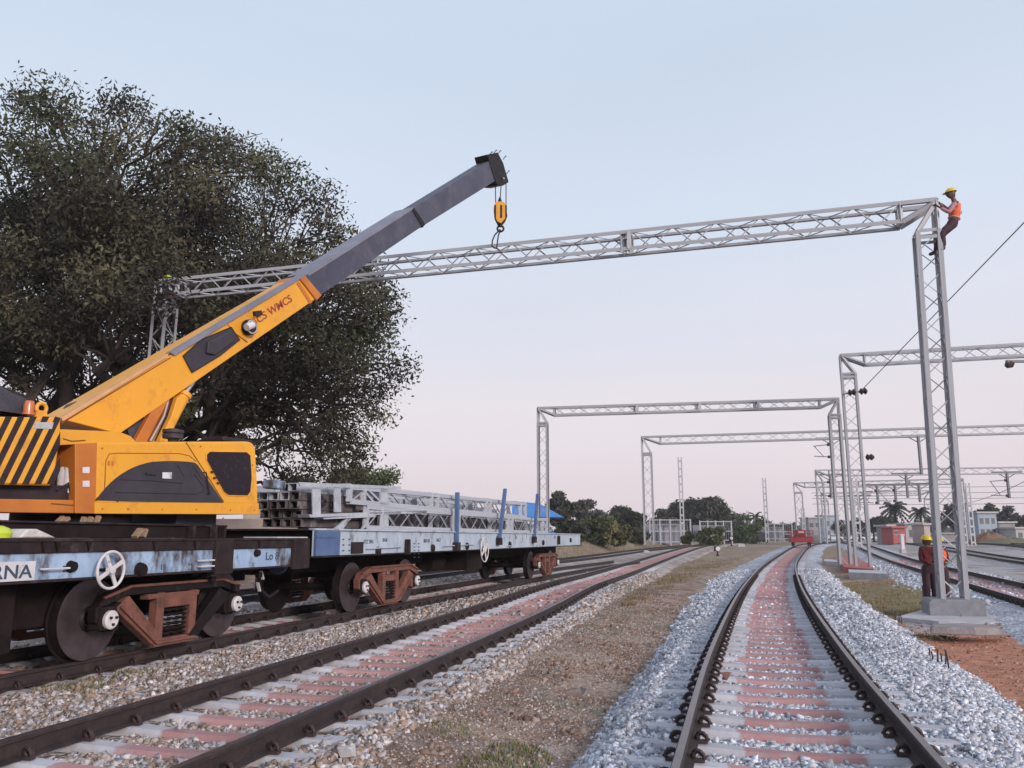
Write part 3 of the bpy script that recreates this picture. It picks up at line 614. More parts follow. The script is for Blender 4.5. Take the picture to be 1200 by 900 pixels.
P2, P2a, P2c = far_portal('middle distance portal whose left mast rises behind the end of the loaded wagon', (630, 478), (983, 467), HT, -.1, wc=.13, wb=.03, pitch=.8, joints=(.26, .45, .66), kn=(1.1, 1.0))
P3, P3a, P3c = far_portal('portal reaching to the right edge, its left mast beside the main track', (985, 416), (1200, 403), 12.0, .1, right=False, wc=.13, wb=.034, pitch=.8, joints=(), pw=.72, kn=(1.3, 1.1), hb=.62)
P4, P4a, P4c = far_portal('long thin portal standing on the low bank beside the fenced enclosure', (752, 512), (1200, 498), 12.0, .95, right=False, wc=.17, wb=.045, pitch=1.3, near=False, joints=(.1, .24, .43), kn=(1.9, 1.7), hb=.75, pw=.9)
P5, P5a, P5c = far_portal('distant portal with hanging droppers behind the tall mast by the main track', (956, 551), (1200, 547.5), 12.0, None, right=False, wc=.19, wb=.08, pitch=2, near=False, joints=(.12, .3), kn=(2, 1.8), hb=.9, pw=1)
P6, P6a, P6c = far_portal('farthest small portal whose two ends show above the trolley and beside the town', (930, 566), (1129, 561), 12.0, None, wc=.2, wb=.08, pitch=2.5, near=False, joints=(.3, .6), kn=(2, 1.8), hb=.9, pw=1.4)
P7, P7a, P7c = far_portal('faint farthest portal seen between the masts under the other beams', (962, 578), (1090, 575), 12.0, None, wc=.2, wb=.08, pitch=3, near=False, joints=(), kn=(2, 1.8), hb=.9, pw=1.4)

# droppers hanging from the portals -------------------------------------
INSUL = pm('dark_insulator', (.05, .022, .02), (.03, .015, .015), 9, .4)
def on_beam(a, c, px):
    """point of the beam a-c seen at column px"""
    r = ray(px, 500); A = a.x*1.0; d = c-a
    # solve (a.x+d.x t)/(a.y+d.y t) = tan at the beam's own row
    for _ in range(4):
        k = r.x/r.y; t = (k*a.y-a.x)/(d.x-k*d.y); P = a+d*t; v = (ST*1 - (P.z-CAM_Z)/P.y*CT)/((P.z-CAM_Z)/P.y*ST+CT)*F_PX; r = ray(px, 450+v)
    return P
def dropper(a, c, px, length, label, s=1.0, bracket=True, hb=.7, arm=1):
    P = on_beam(a, c, px); P = P-Vector((0, 0, hb)); u = (c-a).normalized(); w_ = .09*s
    root = thing('dropper_mast', P, label, 'dropper', 'dropper masts hanging from the portals')
    b = B(); b.bar(P-u*1.1*s, P+u*1.1*s, w_, w_*1.3); b.obj('crosshead', GALVD, root)
    b = B(); b.bar(P-u*.8*s, P-Vector((0, 0, .5*s)), w_*.7); b.bar(P+u*.8*s, P-Vector((0, 0, .5*s)), w_*.7); b.obj('bracing_pair', GALVD, root)
    b = B(); b.bar(P-Vector((0, 0, .05)), P-Vector((0, 0, length)), .2*s, .14*s); b.obj('post', GALVD, root)
    if bracket:
        for q, zz in ((0, .32), (1, .92)):
            e = P-Vector((0, 0, length*zz)); t = Vector((-u.x, -u.y, 0))*1.3*s*arm
            b = B(); b.lathe([(0, .06*s), (.04, .12*s), (.12, .08*s), (.2, .13*s), (.3, .08*s), (.38, .13*s), (.5, .06*s)], e, t, 8); b.obj('insulator', INSUL, root)
            b = B(); b.tube([e+t*.25, e+t+Vector((0, 0, -.12 if q == 0 else .1))], .035*s, 6); b.obj('bracket_tube', GALVD, root)
        b = B(); b.tube([P-Vector((0, 0, length*.32))+Vector((-u.x, -u.y, 0))*1.25*s*arm+Vector((0,0,-.1)), P-Vector((0, 0, length*.92))+Vector((-u.x, -u.y, 0))*.6*s*arm], .03*s, 6); b.obj('bracket_stay', GALVD, root)
dropper(P4a, P4c, 1075, 3.7, 'long dropper hanging from the thin long portal, left of the near mast', 1.35, bracket=False)
dropper(P4a, P4c, 974, 2.0, 'dropper hanging from the thin long portal beside the tall mast by the main track', 1.35)
dropper(P5a, P5c, 972, 3.6, 'dropper with insulators near the left end of the distant portal', 1.9)
dropper(P5a, P5c, 1061, 3.7, 'bare dropper hanging between the palms and the near mast', 1.9, bracket=False)
dropper(P5a, P5c, 1179, 3.8, 'dropper with a drooping bracket over the blue house', 1.9)
dropper(P6a, P6c, 1027, 3.6, 'small dropper on the farthest portal, left of the big palm', 2.3)
dropper(P6a, P6c, 1048, 3.3, 'small dropper on the farthest portal, straight above the big palm', 2.3)
dropper(P6a, P6c, 1076, 3.3, 'small dropper on the farthest portal above the smaller palm', 2.3, bracket=False)
dropper(P7a, P7c, 1006, 3.4, 'tiny dropper behind the leg of the tall mast', 2.3)
# things fixed to the third portal
Pm = P3a+Vector((.05, 0, -2.3)); root = thing('anchor_weight_arm', Pm, 'black insulator arm across the top of the tall mast beside the main track', 'insulator')
b = B(); b.bar(Pm+Vector((-.1, -.15, 0)), Pm+Vector((.95, -.15, .15)), .09); b.obj('arm', GALVD, root)
for dx in (.35, 1.0):
    b = B(); b.lathe([(0, .1), (.08, .2), (.2, .1), (.3, .2), (.4, .1)], Pm+Vector((dx-.2, -.2, .02+dx*.1)), (1, -.1, .1), 10); b.obj('insulator', INSUL, root)
Pm = P3a+Vector((.95, -.1, -5.9)); root = thing('post_insulator', Pm, 'dark stub insulator halfway up the tall mast beside the main track', 'insulator')
b = B(); b.lathe([(0, .08), (.1, .19), (.2, .1), (.3, .19), (.45, .08)], Pm, (1, 0, .05), 10); b.obj('insulator', INSUL, root)
Pm = on_beam(P3a, P3c, 1190)-Vector((0, 0, .9)); root = thing('lamp_bracket', Pm, 'dark bracket lamp slung under the right hand beam at the picture edge', 'lamp')
b = B(); b.box(-.6, 1.1, -.1, .1, -.1, .02); b.v = [tuple(Vector(p)+Pm) for p in b.v]; b.obj('arm', GALVD, root)
b = B(); b.lathe([(0, .05), (.1, .17), (.35, .2), (.5, .08)], Pm+Vector((-.7, 0, -.28)), (1, 0, .25), 10); b.obj('lamp_head', INSUL, root)
# wires
WIRE = pm('dark_wire', (.06, .055, .07), (.08, .07, .09), 5, .6)
def wire(a, b, r, sag, label, n=10):
    a = Vector(a); b = Vector(b); p = [lerp(a, b, i/n)-Vector((0, 0, sag*4*(i/n)*(1-i/n))) for i in range(n+1)]
    bb = B(); bb.tube(p, r, 5); tag(bb.obj('overhead_wire', WIRE), label, 'wire', 'overhead wires')
q0 = P3a+Vector((.9, 0, -2.2)); q1 = at_y(1225, 235, 26); q1 = q0+(q1-q0)*2.2; wire(q0, q1, .022, 0, 'slanting wire from the tall mast by the main track up to the right picture edge')
for i, (px, pz) in enumerate(((1018, 8.3), (1040, 7.2), (1090, 7.0))):
    a = on_beam(P5a, P5c, px); a.z = pz; c = on_beam(P6a, P6c, px-6); c.z = pz; wire(a, c, .03, .25, ['upper contact wire running between the distant portals', 'middle contact wire running between the distant portals', 'lower contact wire running between the distant portals'][i])
for i in range(4):
    a = P5a+Vector((0, 0, -2.2-i*.9)); c = a+(P5c-P5a)*.85; wire(a+Vector((2, 8, 0)), c+Vector((0, 8, 0)), .035, .2, ['topmost', 'second', 'third', 'lowest'][i]+' of the cross wires strung between the distant masts')
a = on_beam(P4a, P4c, 1200); wire((a.x, a.y-4, 8.0), on_beam(P6a, P6c, 1122)-Vector((0, 0, 4.5)), .035, .6, 'faint wire sloping down to the left over the town')
# single lattice masts -----------------------------------------------------
def lone_mast(px, top, Y, zb, label, wd=.42, near=True, mesh=None):
    P = at_y(px, 600, Y); z1 = at_y(px, top, Y).z; x = P.x; root = thing('lattice_mast', (x, Y, zb), label, 'mast', 'single lattice masts')
    h = wd/2; b = B()
    for sx in (-h, h): b.bar((x+sx, Y, zb), (x+sx, Y, z1), .13, .16)
    b.obj('leg_pair', GALV, root); n = int((z1-zb)/1.0); b = B()
    for k in range(n):
        za = zb+(z1-zb)*(k+.5)/n; b.box(x-h, x+h, Y-.06, Y-.04, za-.13, za+.13)
    b.obj('batten_plates', GALV, root)
lone_mast(799, 536, 112, 1.0, 'pale battened mast standing in front of the fenced enclosure', .42)
lone_mast(897.5, 560, 135, 1.0, 'pale battened mast beside the small hut behind the red trolley', .46)
for px, tp, Y, lb in ((941, 596, 150, 'thin far mast just right of the trolley'), (1004, 560, 95, 'slim far mast seen through the tall mast'), (1128, 566, 110, 'slim far mast right of the near mast'), (1137, 566, 112, 'slim far mast left of the blue house'), (876, 598, 240, 'hazy far pylon over the palm like tree left of the hut'), (1016, 590, 150, 'thin far mast above the white cars')):
    lone_mast(px, tp, Y, .5, lb, .5)

# ================================================================== TREES
def leaves(name, C, N, size, cols, mat=None, parent=None, droop=.3):
    """C clump centres (k,4: x,y,z,r), N leaves per clump"""
    k = len(C); C = np.asarray(C, float); n = k*N; pw = C[:, 3]**2; idx = np.sort(RNG.choice(k, n, p=pw/pw.sum()))
    d = RNG.normal(size=(n, 3)); d /= np.linalg.norm(d, axis=1)[:, None]; rad = C[idx, 3]*(.15+.85*RNG.random(n)**.7)*np.where(RNG.random(n) < .12, 1.35, 1)
    P = C[idx, :3]+d*rad[:, None]*np.array((1, 1, .72))
    a = RNG.normal(size=(n, 3)); a[:, 2] -= droop; a /= np.linalg.norm(a, axis=1)[:, None]; q = RNG.normal(size=(n, 3)); q -= a*(q*a).sum(1)[:, None]; q /= np.linalg.norm(q, axis=1)[:, None]
    s = size*(.6+.8*RNG.random(n))[:, None]; v = np.stack([P-a*s, P+q*s*.42, P+a*s, P-q*s*.42], 1)
    cc = np.array(cols); base = cc[RNG.integers(0, len(cc), k)][idx]; c = base*(.7+.6*RNG.random((n, 1)))
    return np_mesh(name, v.reshape(-1, 3), np.arange(4*n).reshape(-1, 4), mat or LEAF, np.repeat(c, 4, 0), parent=parent)
def limb(b, p, q, r0, r1, wob=.12, n=6):
    p = Vector(p); q = Vector(q); ln = (q-p).length; pts = []
    for i in range(n+1):
        t = i/n; o = Vector((random.gauss(0, 1), random.gauss(0, 1), random.gauss(0, 1)))*ln*wob*.35*math.sin(math.pi*t); pts.append(lerp(p, q, t)+o+Vector((0, 0, ln*.10*math.sin(math.pi*t))))
    b.tube(pts, [r0+(r1-r0)*i/n for i in range(n+1)], 7); return pts
# the great tree
TC = Vector((-16.6, 34, 9.3)); TR = Vector((11.4, 10.5, 10.5))
tree = thing('broad_tree', (-16.4, 34, -.1), 'huge dark spreading tree behind the crane, its crown reaching over the left portal mast', 'tree')
b = B(); trunk_top = Vector((-16.0, 34, 4.2)); b.tube([(-16.4, 34, -.4), (-16.3, 34, .6), (-16.1, 34, 2.2), trunk_top], [1.5, 1.05, .9, .95], 14); forks = []
for k in range(17):
    a = 2*math.pi*k/17+random.uniform(-.15, .15); el = random.choice((.12, .3, .6, 1.0, 1.35)) if k % 2 else random.choice((.1, .2, .45))
    e = TC+Vector((math.cos(a)*math.cos(el)*TR.x*.62, math.sin(a)*math.cos(el)*TR.y*.62, math.sin(el)*TR.z*.6-3.2*(1-el/1.4)))
    forks += [(p, r) for p, r in zip(limb(b, trunk_top+Vector((0, 0, random.uniform(-1.2, .4))), e, .42, .13, .3, 7)[2:], (.33, .28, .24, .2, .16, .13))]
cl = []; tries = 0
while len(cl) < 330:
    d = Vector([random.gauss(0, 1) for _ in range(3)]).normalized(); rr = random.uniform(.5, .97) if random.random() < .8 else random.uniform(.3, .6)
    bump = 1+.10*math.sin(d.x*7+1)*math.cos(d.z*9+d.y*4)+.05*math.sin(d.z*17+d.x*11)
    p = Vector((TC.x+d.x*TR.x*rr*bump, TC.y+d.y*TR.y*rr*bump, TC.z+d.z*TR.z*rr*bump))
    if p.z < 2.2 or (p.z < 6.5 and rr < .72) or (p.z < 8.8 and p.x < -7 and random.random() < .72) or (p.z < 5 and (p.x < -12 or random.random() < .25)): continue
    if rr < .8 and p.z < 8 and abs(d.x) < .5: continue
    cl.append((p.x, p.y, p.z, random.uniform(.85, 1.75)*(1.0 if p.z > 7 else .75)))
for c in cl:
    p = Vector(c[:3]); near = min(forks, key=lambda f: (f[0]-p).length); pts = limb(b, near[0], p, near[1]*.5, .03, .25, 5)
    for _ in range(2):
        e = p+Vector([random.gauss(0, 1) for _ in range(3)]).normalized()*c[3]*.85; limb(b, pts[3], e, .045, .012, .2, 3)
for px, py, Y, r in ((462, 348, 33, 1.2), (452, 372, 34, 1.5), (440, 400, 33, 1.5), (428, 430, 35, 1.4), (436, 455, 33, 1.2), (425, 482, 34, 1.4), (408, 505, 32, 1.2), (428, 520, 33, 1.2), (436, 536, 34, .9), (400, 540, 32, .9), (385, 470, 36, 1.4), (372, 440, 31, 1.5), (350, 425, 36, 1.5),     (360, 552, 33, .9), (330, 562, 34, .8), (325, 590, 36, .8), (395, 420, 30, 1.4), (410, 385, 36, 1.5), (310, 430, 30, 1.4), (410, 330, 31, 1.5), (425, 310, 35, 1.4), (395, 290, 33, 1.5), (445, 325, 34, 1.1), (465, 365, 33, .8), (30, 450, 30, .8), (10, 430, 34, 1.0), (205, 158, 33, 1.3), (245, 172, 31, 1.3), (262, 168, 35, 1.1), (290, 185, 33, 1.4), (318, 196, 34, 1.3), (345, 212, 32, 1.2), (372, 232, 34, 1.4), (398, 262, 32, 1.2), (420, 290, 33, 1.2), (440, 315, 34, .8), (165, 135, 34, 1.1), (132, 124, 33, .9), (30, 118, 35, 1.0), (70, 138, 35, 1.2), (110, 150, 32, 1.4), (447, 350, 30, 1.0), (455, 345, 36, 1.0), (60, 420, 33, 1.1), (90, 455, 36, .7)):
    p = at_y(px-(14 if px > 395 else 0), py, Y); cl.append((p.x, p.y, p.z, r)); near = min(forks, key=lambda f: (f[0]-p).length); pts = limb(b, near[0], p, near[1]*.45, .03, .2, 6)
    for _ in range(3): limb(b, pts[4], p+Vector([random.gauss(0, 1) for _ in range(3)]).normalized()*r*.9, .04, .012, .2, 3)
fan = []
for px, py, Y in ((300, 425, 33), (335, 432, 31), (365, 455, 34), (395, 470, 33), (420, 495, 32), (405, 520, 34), (370, 530, 32), (335, 520, 35), (300, 500, 33), (280, 470, 35), (320, 470, 32), (350, 490, 36), (440, 520, 33), (310, 545, 34), (265, 440, 33), (245, 455, 31), (10, 440, 33), (40, 455, 32), (70, 440, 35), (95, 430, 32), (20, 470, 34), (120, 450, 36)):
    e = at_y(px, py, Y); st_ = trunk_top+Vector((random.uniform(.2, 1.6)*(1 if px > 150 else -1), random.uniform(-.8, .8), random.uniform(-1.3, .6)))
    pts = limb(b, st_, e, .15, .03, .16, 8)
    for j in (3, 4, 5, 6, 7):
        for _ in range(2):
            q = pts[j]+Vector((random.gauss(.3, .6), random.gauss(0, .6), random.gauss(.15, .5)))*1.5; limb(b, pts[j], q, .035, .01, .25, 3)
            if j > 4 or random.random() < .4: cl.append((q.x, q.y, q.z, random.uniform(.3, .55)))
b.obj('trunk', BARK, tree, smooth=True)
OLV = [(.048, .047, .03), (.064, .06, .035), (.036, .033, .025), (.092, .084, .05), (.054, .046, .033), (.05, .056, .03), (.028, .024, .02)]
leaves('crown', cl, 420, .092, OLV, parent=tree)
def tree_at(px, top, base_z, Y, width_px, label, cols, name='leafy_tree', n=26, nl=110, ls=None, group=None, squat=.5, trunk=True, seed=None):
    c = at_y(px, top, Y); k = Y/975; rx = width_px*k/2; z1 = c.z; h = z1-base_z; zc = base_z+h*(1-squat*.62); rz = z1-zc
    root = thing(name, (c.x, Y, base_z), label, 'tree' if 'tree' in name else 'bush', group); C = []
    for _ in range(n):
        d = Vector([random.gauss(0, 1) for _ in range(3)]).normalized(); r = random.uniform(.45, .88); p = (c.x+d.x*rx*r, Y+d.y*rx*r*.8, max(base_z+.15*h, zc+d.z*max(rz, h*.4)*r)); C.append((*p, random.uniform(.22, .38)*min(rx, h)))
    if trunk:
        b = B(); b.tube([(c.x, Y, base_z-.5), (c.x+.1, Y, base_z+h*.3), (c.x, Y, base_z+h*.7)], [.05*h, .035*h, .015*h], 7)
        for q in C[::3]: limb(b, (c.x, Y, base_z+h*.3), q[:3], .015*h, .006*h, .2, 3)
        b.obj('trunk', BARK, root)
    leaves('crown', C, nl, ls or .028*Y/10, cols, parent=root); return root
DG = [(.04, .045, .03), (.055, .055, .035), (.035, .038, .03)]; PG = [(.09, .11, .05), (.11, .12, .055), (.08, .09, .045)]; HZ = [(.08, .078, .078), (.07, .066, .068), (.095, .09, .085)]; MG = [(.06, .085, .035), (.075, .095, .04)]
G1 = 'trees along the skyline'
tree_at(425, 548, 0, 62, 110, 'mid green leafy tree behind the stacked steel on the wagon', MG, n=34, nl=260, ls=.16, group=G1)
tree_at(345, 560, 0, 70, 90, 'dark low tree half hidden behind the cab and the steel stack', DG, n=24, nl=200, ls=.18, group=G1)
for i, (px, tp, Y, wd, cols, lb) in enumerate((
    (655, 577, 120, 46, DG, 'dark tree right above the blue roofed shed'), (688, 583, 125, 52, HZ, 'grey green tree left of the faint pylon'),
    (721, 591, 135, 44, DG, 'dark rounded tree left of the long portal mast'), (742, 597, 128, 36, DG, 'low dark tree just behind the long portal mast'),
    (705, 596, 150, 40, HZ, 'hazy low tree between the two dark rounded trees'))):
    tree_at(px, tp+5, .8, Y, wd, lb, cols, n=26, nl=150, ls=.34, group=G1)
# the long low dark crown behind the fence: a wooded knoll
kn = thing('wooded_knoll', (32, 175, 1), 'long dome shaped mass of dark trees behind the fenced enclosures', 'knoll')
C = []
for k in range(330):
    t = random.uniform(-1.02, 1.02); a = at_y(812+t*56, 630, 175); hh = max(.02, 1-abs(t)**2.3)**.75*9.0; C.append((a.x, 168+random.uniform(-2, 9), .5+hh*random.uniform(.05, 1), random.uniform(1.0, 1.7)))
leaves('crown', C, 150, .42, DG+HZ[:1], parent=kn)
b = B(); a0 = at_y(755, 630, 175); a1 = at_y(862, 630, 175)
prof = [(a0.x+(a1.x-a0.x)*i/16, .3+(1-abs(i/8-1)**2.3)**.75*7.6) for i in range(17)]
b.prism(prof, 170, 182); b.obj('earth_core', BARK, kn)
for i, (px, tp, Y, wd, cols, lb) in enumerate((
    (700, 606, 92, 62, PG, 'yellow green bush left of the long portal mast'), (725, 612, 88, 34, [(.16, .14, .07), (.13, .13, .06)], 'dry pale bush by the foot of the long portal mast'),
    (668, 612, 84, 44, DG, 'dark bush behind the end of the loaded wagon'), (832, 618, 106, 36, PG, 'bright shrub between the two fenced enclosures'), (806, 622, 108, 14, PG, 'small weed clump at the enclosure gate'),
    (875, 603, 150, 46, MG, 'large green bush left of the small hut'), (893, 607, 160, 40, MG, 'green bush right behind the pale mast'), (915, 606, 190, 26, DG, 'dark round bush above the small hut'), (747, 618, 105, 26, DG, 'dark bush under the left end of the fence'))):
    tree_at(px, tp, .8, Y, wd, lb, cols, name='bush', n=20, nl=130, ls=.26, trunk=False, group='bushes beyond the left tracks', squat=.9)
for i, (px, tp, Y, wd, lb) in enumerate(((1005, 610, 200, 22, 'dark tree behind the first leg of the tall mast'), (1022, 606, 190, 22, 'dark tree behind the white cars'), (1037, 604, 185, 26, 'dark tree left of the big palm'),
    (1118, 592, 170, 40, 'dark tree seen through the legs of the near mast'), (1140, 600, 165, 26, 'dark tree left of the blue house'), (1158, 594, 175, 30, 'tree top rising over the blue house'), (1182, 597, 170, 34, 'spreading tree right of the blue house'), (1198, 606, 160, 26, 'low tree at the right picture edge'), (985, 612, 230, 20, 'small dark far tree left of the tall mast'), (1092, 606, 190, 26, 'dark tree between the small palm and the near mast'), (965, 612, 250, 24, 'hazy small tree right of the trolley'))):
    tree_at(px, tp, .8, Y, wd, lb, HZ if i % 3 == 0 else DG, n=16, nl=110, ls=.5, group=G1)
# a skyline belt of far woods
C = []
for k in range(420):
    px = random.uniform(-300, 1500); Y = random.uniform(300, 420); a = at_y(px, 630, Y); C.append((a.x, Y, 1.5+random.uniform(0, 4.5), random.uniform(3, 5.5)))
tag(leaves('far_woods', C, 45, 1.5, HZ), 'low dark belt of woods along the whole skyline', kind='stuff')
def palm(px, top, Y, zb, s, label, n=26):
    c = at_y(px, top, Y); x = c.x; zt = c.z-1.15*s; root = thing('palm_tree', (x, Y, zb), label, 'palm tree', 'palm trees by the town')
    b = B(); b.tube([(x, Y, zb), (x+.15, Y, (zb+zt)/2), (x, Y, zt)], [.2*s, .14*s, .16*s], 8); b.obj('trunk', BARK, root)
    for k in range(n):
        a = 2.4*k; el = 1.35-2.1*(k/n); b = B(); pts = []; L_ = 2.0*s
        for j in range(8):
            t = j/7; r = L_*t*math.cos(el*(1-t*.3)); z = zt+L_*(math.sin(el)*t-.55*t*t); pts.append(Vector((x+math.cos(a)*r, Y+math.sin(a)*r, z)))
        side = Vector((-math.sin(a), math.cos(a), 0))
        for j in range(7):
            wd_ = (.3*s)*(1-.5*abs(j/6-.4)); q = lerp(pts[j], pts[j+1], .85)
            for sg in (-1, 1): b.add([pts[j], q, q+side*sg*wd_-Vector((0, 0, .2*s)), pts[j]+side*sg*wd_*.9-Vector((0, 0, .22*s))], [(0, 1, 2, 3)])
        b.tube(pts, .03*s, 4); b.obj('frond', PALMG, root)
PALMG = pm('palm_frond', (.05, .055, .035), (.035, .04, .03), 2, .8)
palm(1047, 585, 140, .8, 1.3, 'taller palm with drooping fronds behind the red walled house')
palm(1077, 592, 150, .8, 1.05, 'smaller palm nearer the near portal mast')
palm(885, 598, 200, .8, 1.3, 'far small dark palm rising over the green bushes', 11)

# ================================================================== BUILDINGS, FENCES, SMALL THINGS BEHIND
HBL = pm('bluish_house_wall', (.34, .40, .48), (.28, .33, .40), .5, .9); HGR = pm('grey_house_wall', (.3, .29, .31), (.24, .23, .25), .5, .9); WIN = pm('far_window', (.06, .07, .09), (.09, .1, .13), 3, .3)
def house(x0, x1, Y, z0, z1, dep, wall, label, win=(), roofmat=None, flat=True, name='house'):
    a = at_y(x0, 620, Y).x; c = at_y(x1, 620, Y).x; root = thing(name, ((a+c)/2, Y, z0), label, 'building', 'houses of the town beyond the tracks' if name == 'house' else None)
    b = B(); b.box(a, c, Y, Y+dep, z0-1, z1); b.obj('wall', wall, root)
    b = B()
    if flat: b.box(a-.3, c+.3, Y-.4, Y+dep+.3, z1+.003, z1+.3)
    else: b.prism([(a-.5, z1-.1), (c+.5, z1-.1), ((a+c)/2, z1+(c-a)*.2)], Y-.4, Y+dep+.4)
    b.obj('roof', roofmat or LCONC, root)
    for (u0, u1, v0, v1) in win:
        f = B(); X0 = a+(c-a)*u0; X1 = a+(c-a)*u1; Z0 = z0+(z1-z0)*v0; Z1 = z0+(z1-z0)*v1; f.box(X0-.1, X1+.1, Y-.06, Y+.02, Z0-.1, Z0-.003); f.box(X0-.1, X1+.1, Y-.06, Y+.02, Z1+.003, Z1+.1); w_ = f.obj('window', LCONC, root)
        g = B(); g.box(X0, X1, Y-.035, Y+.02, Z0, Z1); g.obj('pane', WIN, w_)
    return root
house(1147, 1169, 150, 1.3, 6.0, 6, HBL, 'pale blue two storey house under the trees on the right', [(.1, .3, .6, .82), (.4, .6, .6, .82), (.72, .9, .6, .82), (.1, .3, .15, .4), (.42, .58, .1, .4), (.72, .9, .15, .4)])
house(1171, 1190, 158, 1.3, 4.4, 6, HGR, 'low grey shed right of the blue house', [(.15, .4, .3, .7), (.6, .85, .3, .7)])
house(1190, 1215, 145, 1.0, 3.2, 6, LCONC, 'small whitish house at the right picture edge', [(.1, .3, .3, .7)])
house(1046, 1060, 128, 1.7, 3.1, 4, REDC, 'red walled building between the two palms', [(.15, .4, .35, .7)], flat=True, roofmat=REDC)
house(1040, 1047, 130, .8, 3.4, 4, HGR, 'narrow grey building against the red one')
house(1061, 1082, 136, .8, 3.8, 5, LCONC, 'long whitish low house right of the red one', [(.2, .35, .3, .7), (.6, .75, .3, .7)])
house(1083, 1090, 130, .9, 3.6, 4, WALLP, 'small orange brown house left of the near mast')
house(948, 962, 210, .8, 6.5, 6, HGR, 'far grey building right of the trolley', [(.1, .4, .6, .8), (.6, .9, .6, .8)])
house(966, 984, 230, .8, 7.6, 6, HBL, 'far bluish block behind the mast row', [(.1, .4, .6, .8), (.6, .9, .6, .8), (.1, .4, .2, .4), (.6, .9, .2, .4)])
house(1092, 1140, 175, .8, 2.4, 2, HGR, 'long low grey wall behind the near mast', name='boundary_wall')
house(630, 646, 66, .6, 1.35+.75, 4, WALLC, 'cream walled shed under a blue sheet roof behind the wagon end', name='shed', flat=False, roofmat=ROOFB)
b = B(); q_ = [at_y(600, 587, 64), at_y(632, 590, 64), at_y(659, 606.5, 64), at_y(600, 606, 64)]
b.add([(p.x, 64-(1.5 if i > 1 else 0), p.z) for i, p in enumerate(q_)]+[(p.x, 64.1-(1.5 if i > 1 else 0), p.z-.08) for i, p in enumerate(q_)], [(0, 1, 2, 3), (7, 6, 5, 4), (0, 4, 5, 1), (1, 5, 6, 2), (2, 6, 7, 3), (3, 7, 4, 0)])
tag(b.obj('canopy_roof', ROOFB), 'bright blue sloping sheet canopy beside the cream shed', 'canopy')
# mound and cars
def mound(px, Y, rx, h, label, mat):
    c = at_y(px, 625, Y); V = []; F = []; n, m = 20, 8; z0 = float(ground_z(c.x, c.y))-.3
    for j in range(m+1):
        t = j/m; 
        for i in range(n): a = 2*math.pi*i/n; r = rx*(1-t*.999)*(1+.12*math.sin(3*a+1)); V.append((c.x+math.cos(a)*r, Y+math.sin(a)*r*.6, z0+h*math.sin(t*math.pi/2)*(1+.1*math.sin(5*a))))
    F = [(j*n+i, j*n+(i+1) % n, (j+1)*n+(i+1) % n, (j+1)*n+i) for j in range(m) for i in range(n)]
    b = B(); b.add(V, F); tag(b.obj('earth_mound', mat, smooth=True), label, 'mound')
mound(1160, 132, 4.6, 2.1, 'brown earth mound in front of the blue house', pm('brown_soil', (.2, .11, .07), (.13, .08, .055), .8, .95)); mound(1185, 128, 7, 1.3, 'low olive earth mound right of the brown one', pm('olive_soil', (.12, .11, .06), (.16, .13, .09), .8, .95))
CARW = pm('white_car_paint', (.62, .62, .66), (.55, .55, .6), 2, .35, coat=.4)
def car(px, Y, label, s=1.0, van=False):
    c = at_y(px, 625, Y); z = float(ground_z(c.x, Y))+.3; root = thing('parked_car', (c.x, Y, z), label, 'car', 'white cars parked beyond the tracks'); M = Matrix.Translation((c.x, Y, z)); 
    h = 1.9 if van else 1.45
    b = B(M); b.prism([(-2.1, .35), (2.1, .35), (2.15, .8), (1.9, .95), (-2.0, .95), (-2.15, .7)], -.85, .85); b.obj('body', CARW, root, bevel=.05)
    b = B(M); b.prism([(-1.7, .953), (1.3 if not van else 1.6, .953), (.7 if not van else 1.2, h), (-1.2, h)], -.75, .75); k = b.obj('cabin', CARW, root, bevel=.05)
    b = B(M); b.prism([(-1.5, 1.0), (1.1 if not van else 1.4, 1.0), (.6 if not van else 1.05, h-.12), (-1.1, h-.12)], -.765, .765); b.obj('side_window', WIN, root)
    for x in (-1.3, 1.35):
        for y in (-.8, .8): b = B(M); b.lathe([(-.1, .2), (-.1, .33), (.1, .33), (.1, .2)], (x, y, .33), (0, 1, 0), 14); b.obj('wheel', BLK, root)
car(1027, 215, 'white van parked left of the red building', van=True); car(1003, 225, 'white car parked behind the tall mast'); car(977, 215, 'white car with bright lamps parked right of the trolley'); car(1087, 235, 'white car parked behind the near mast')
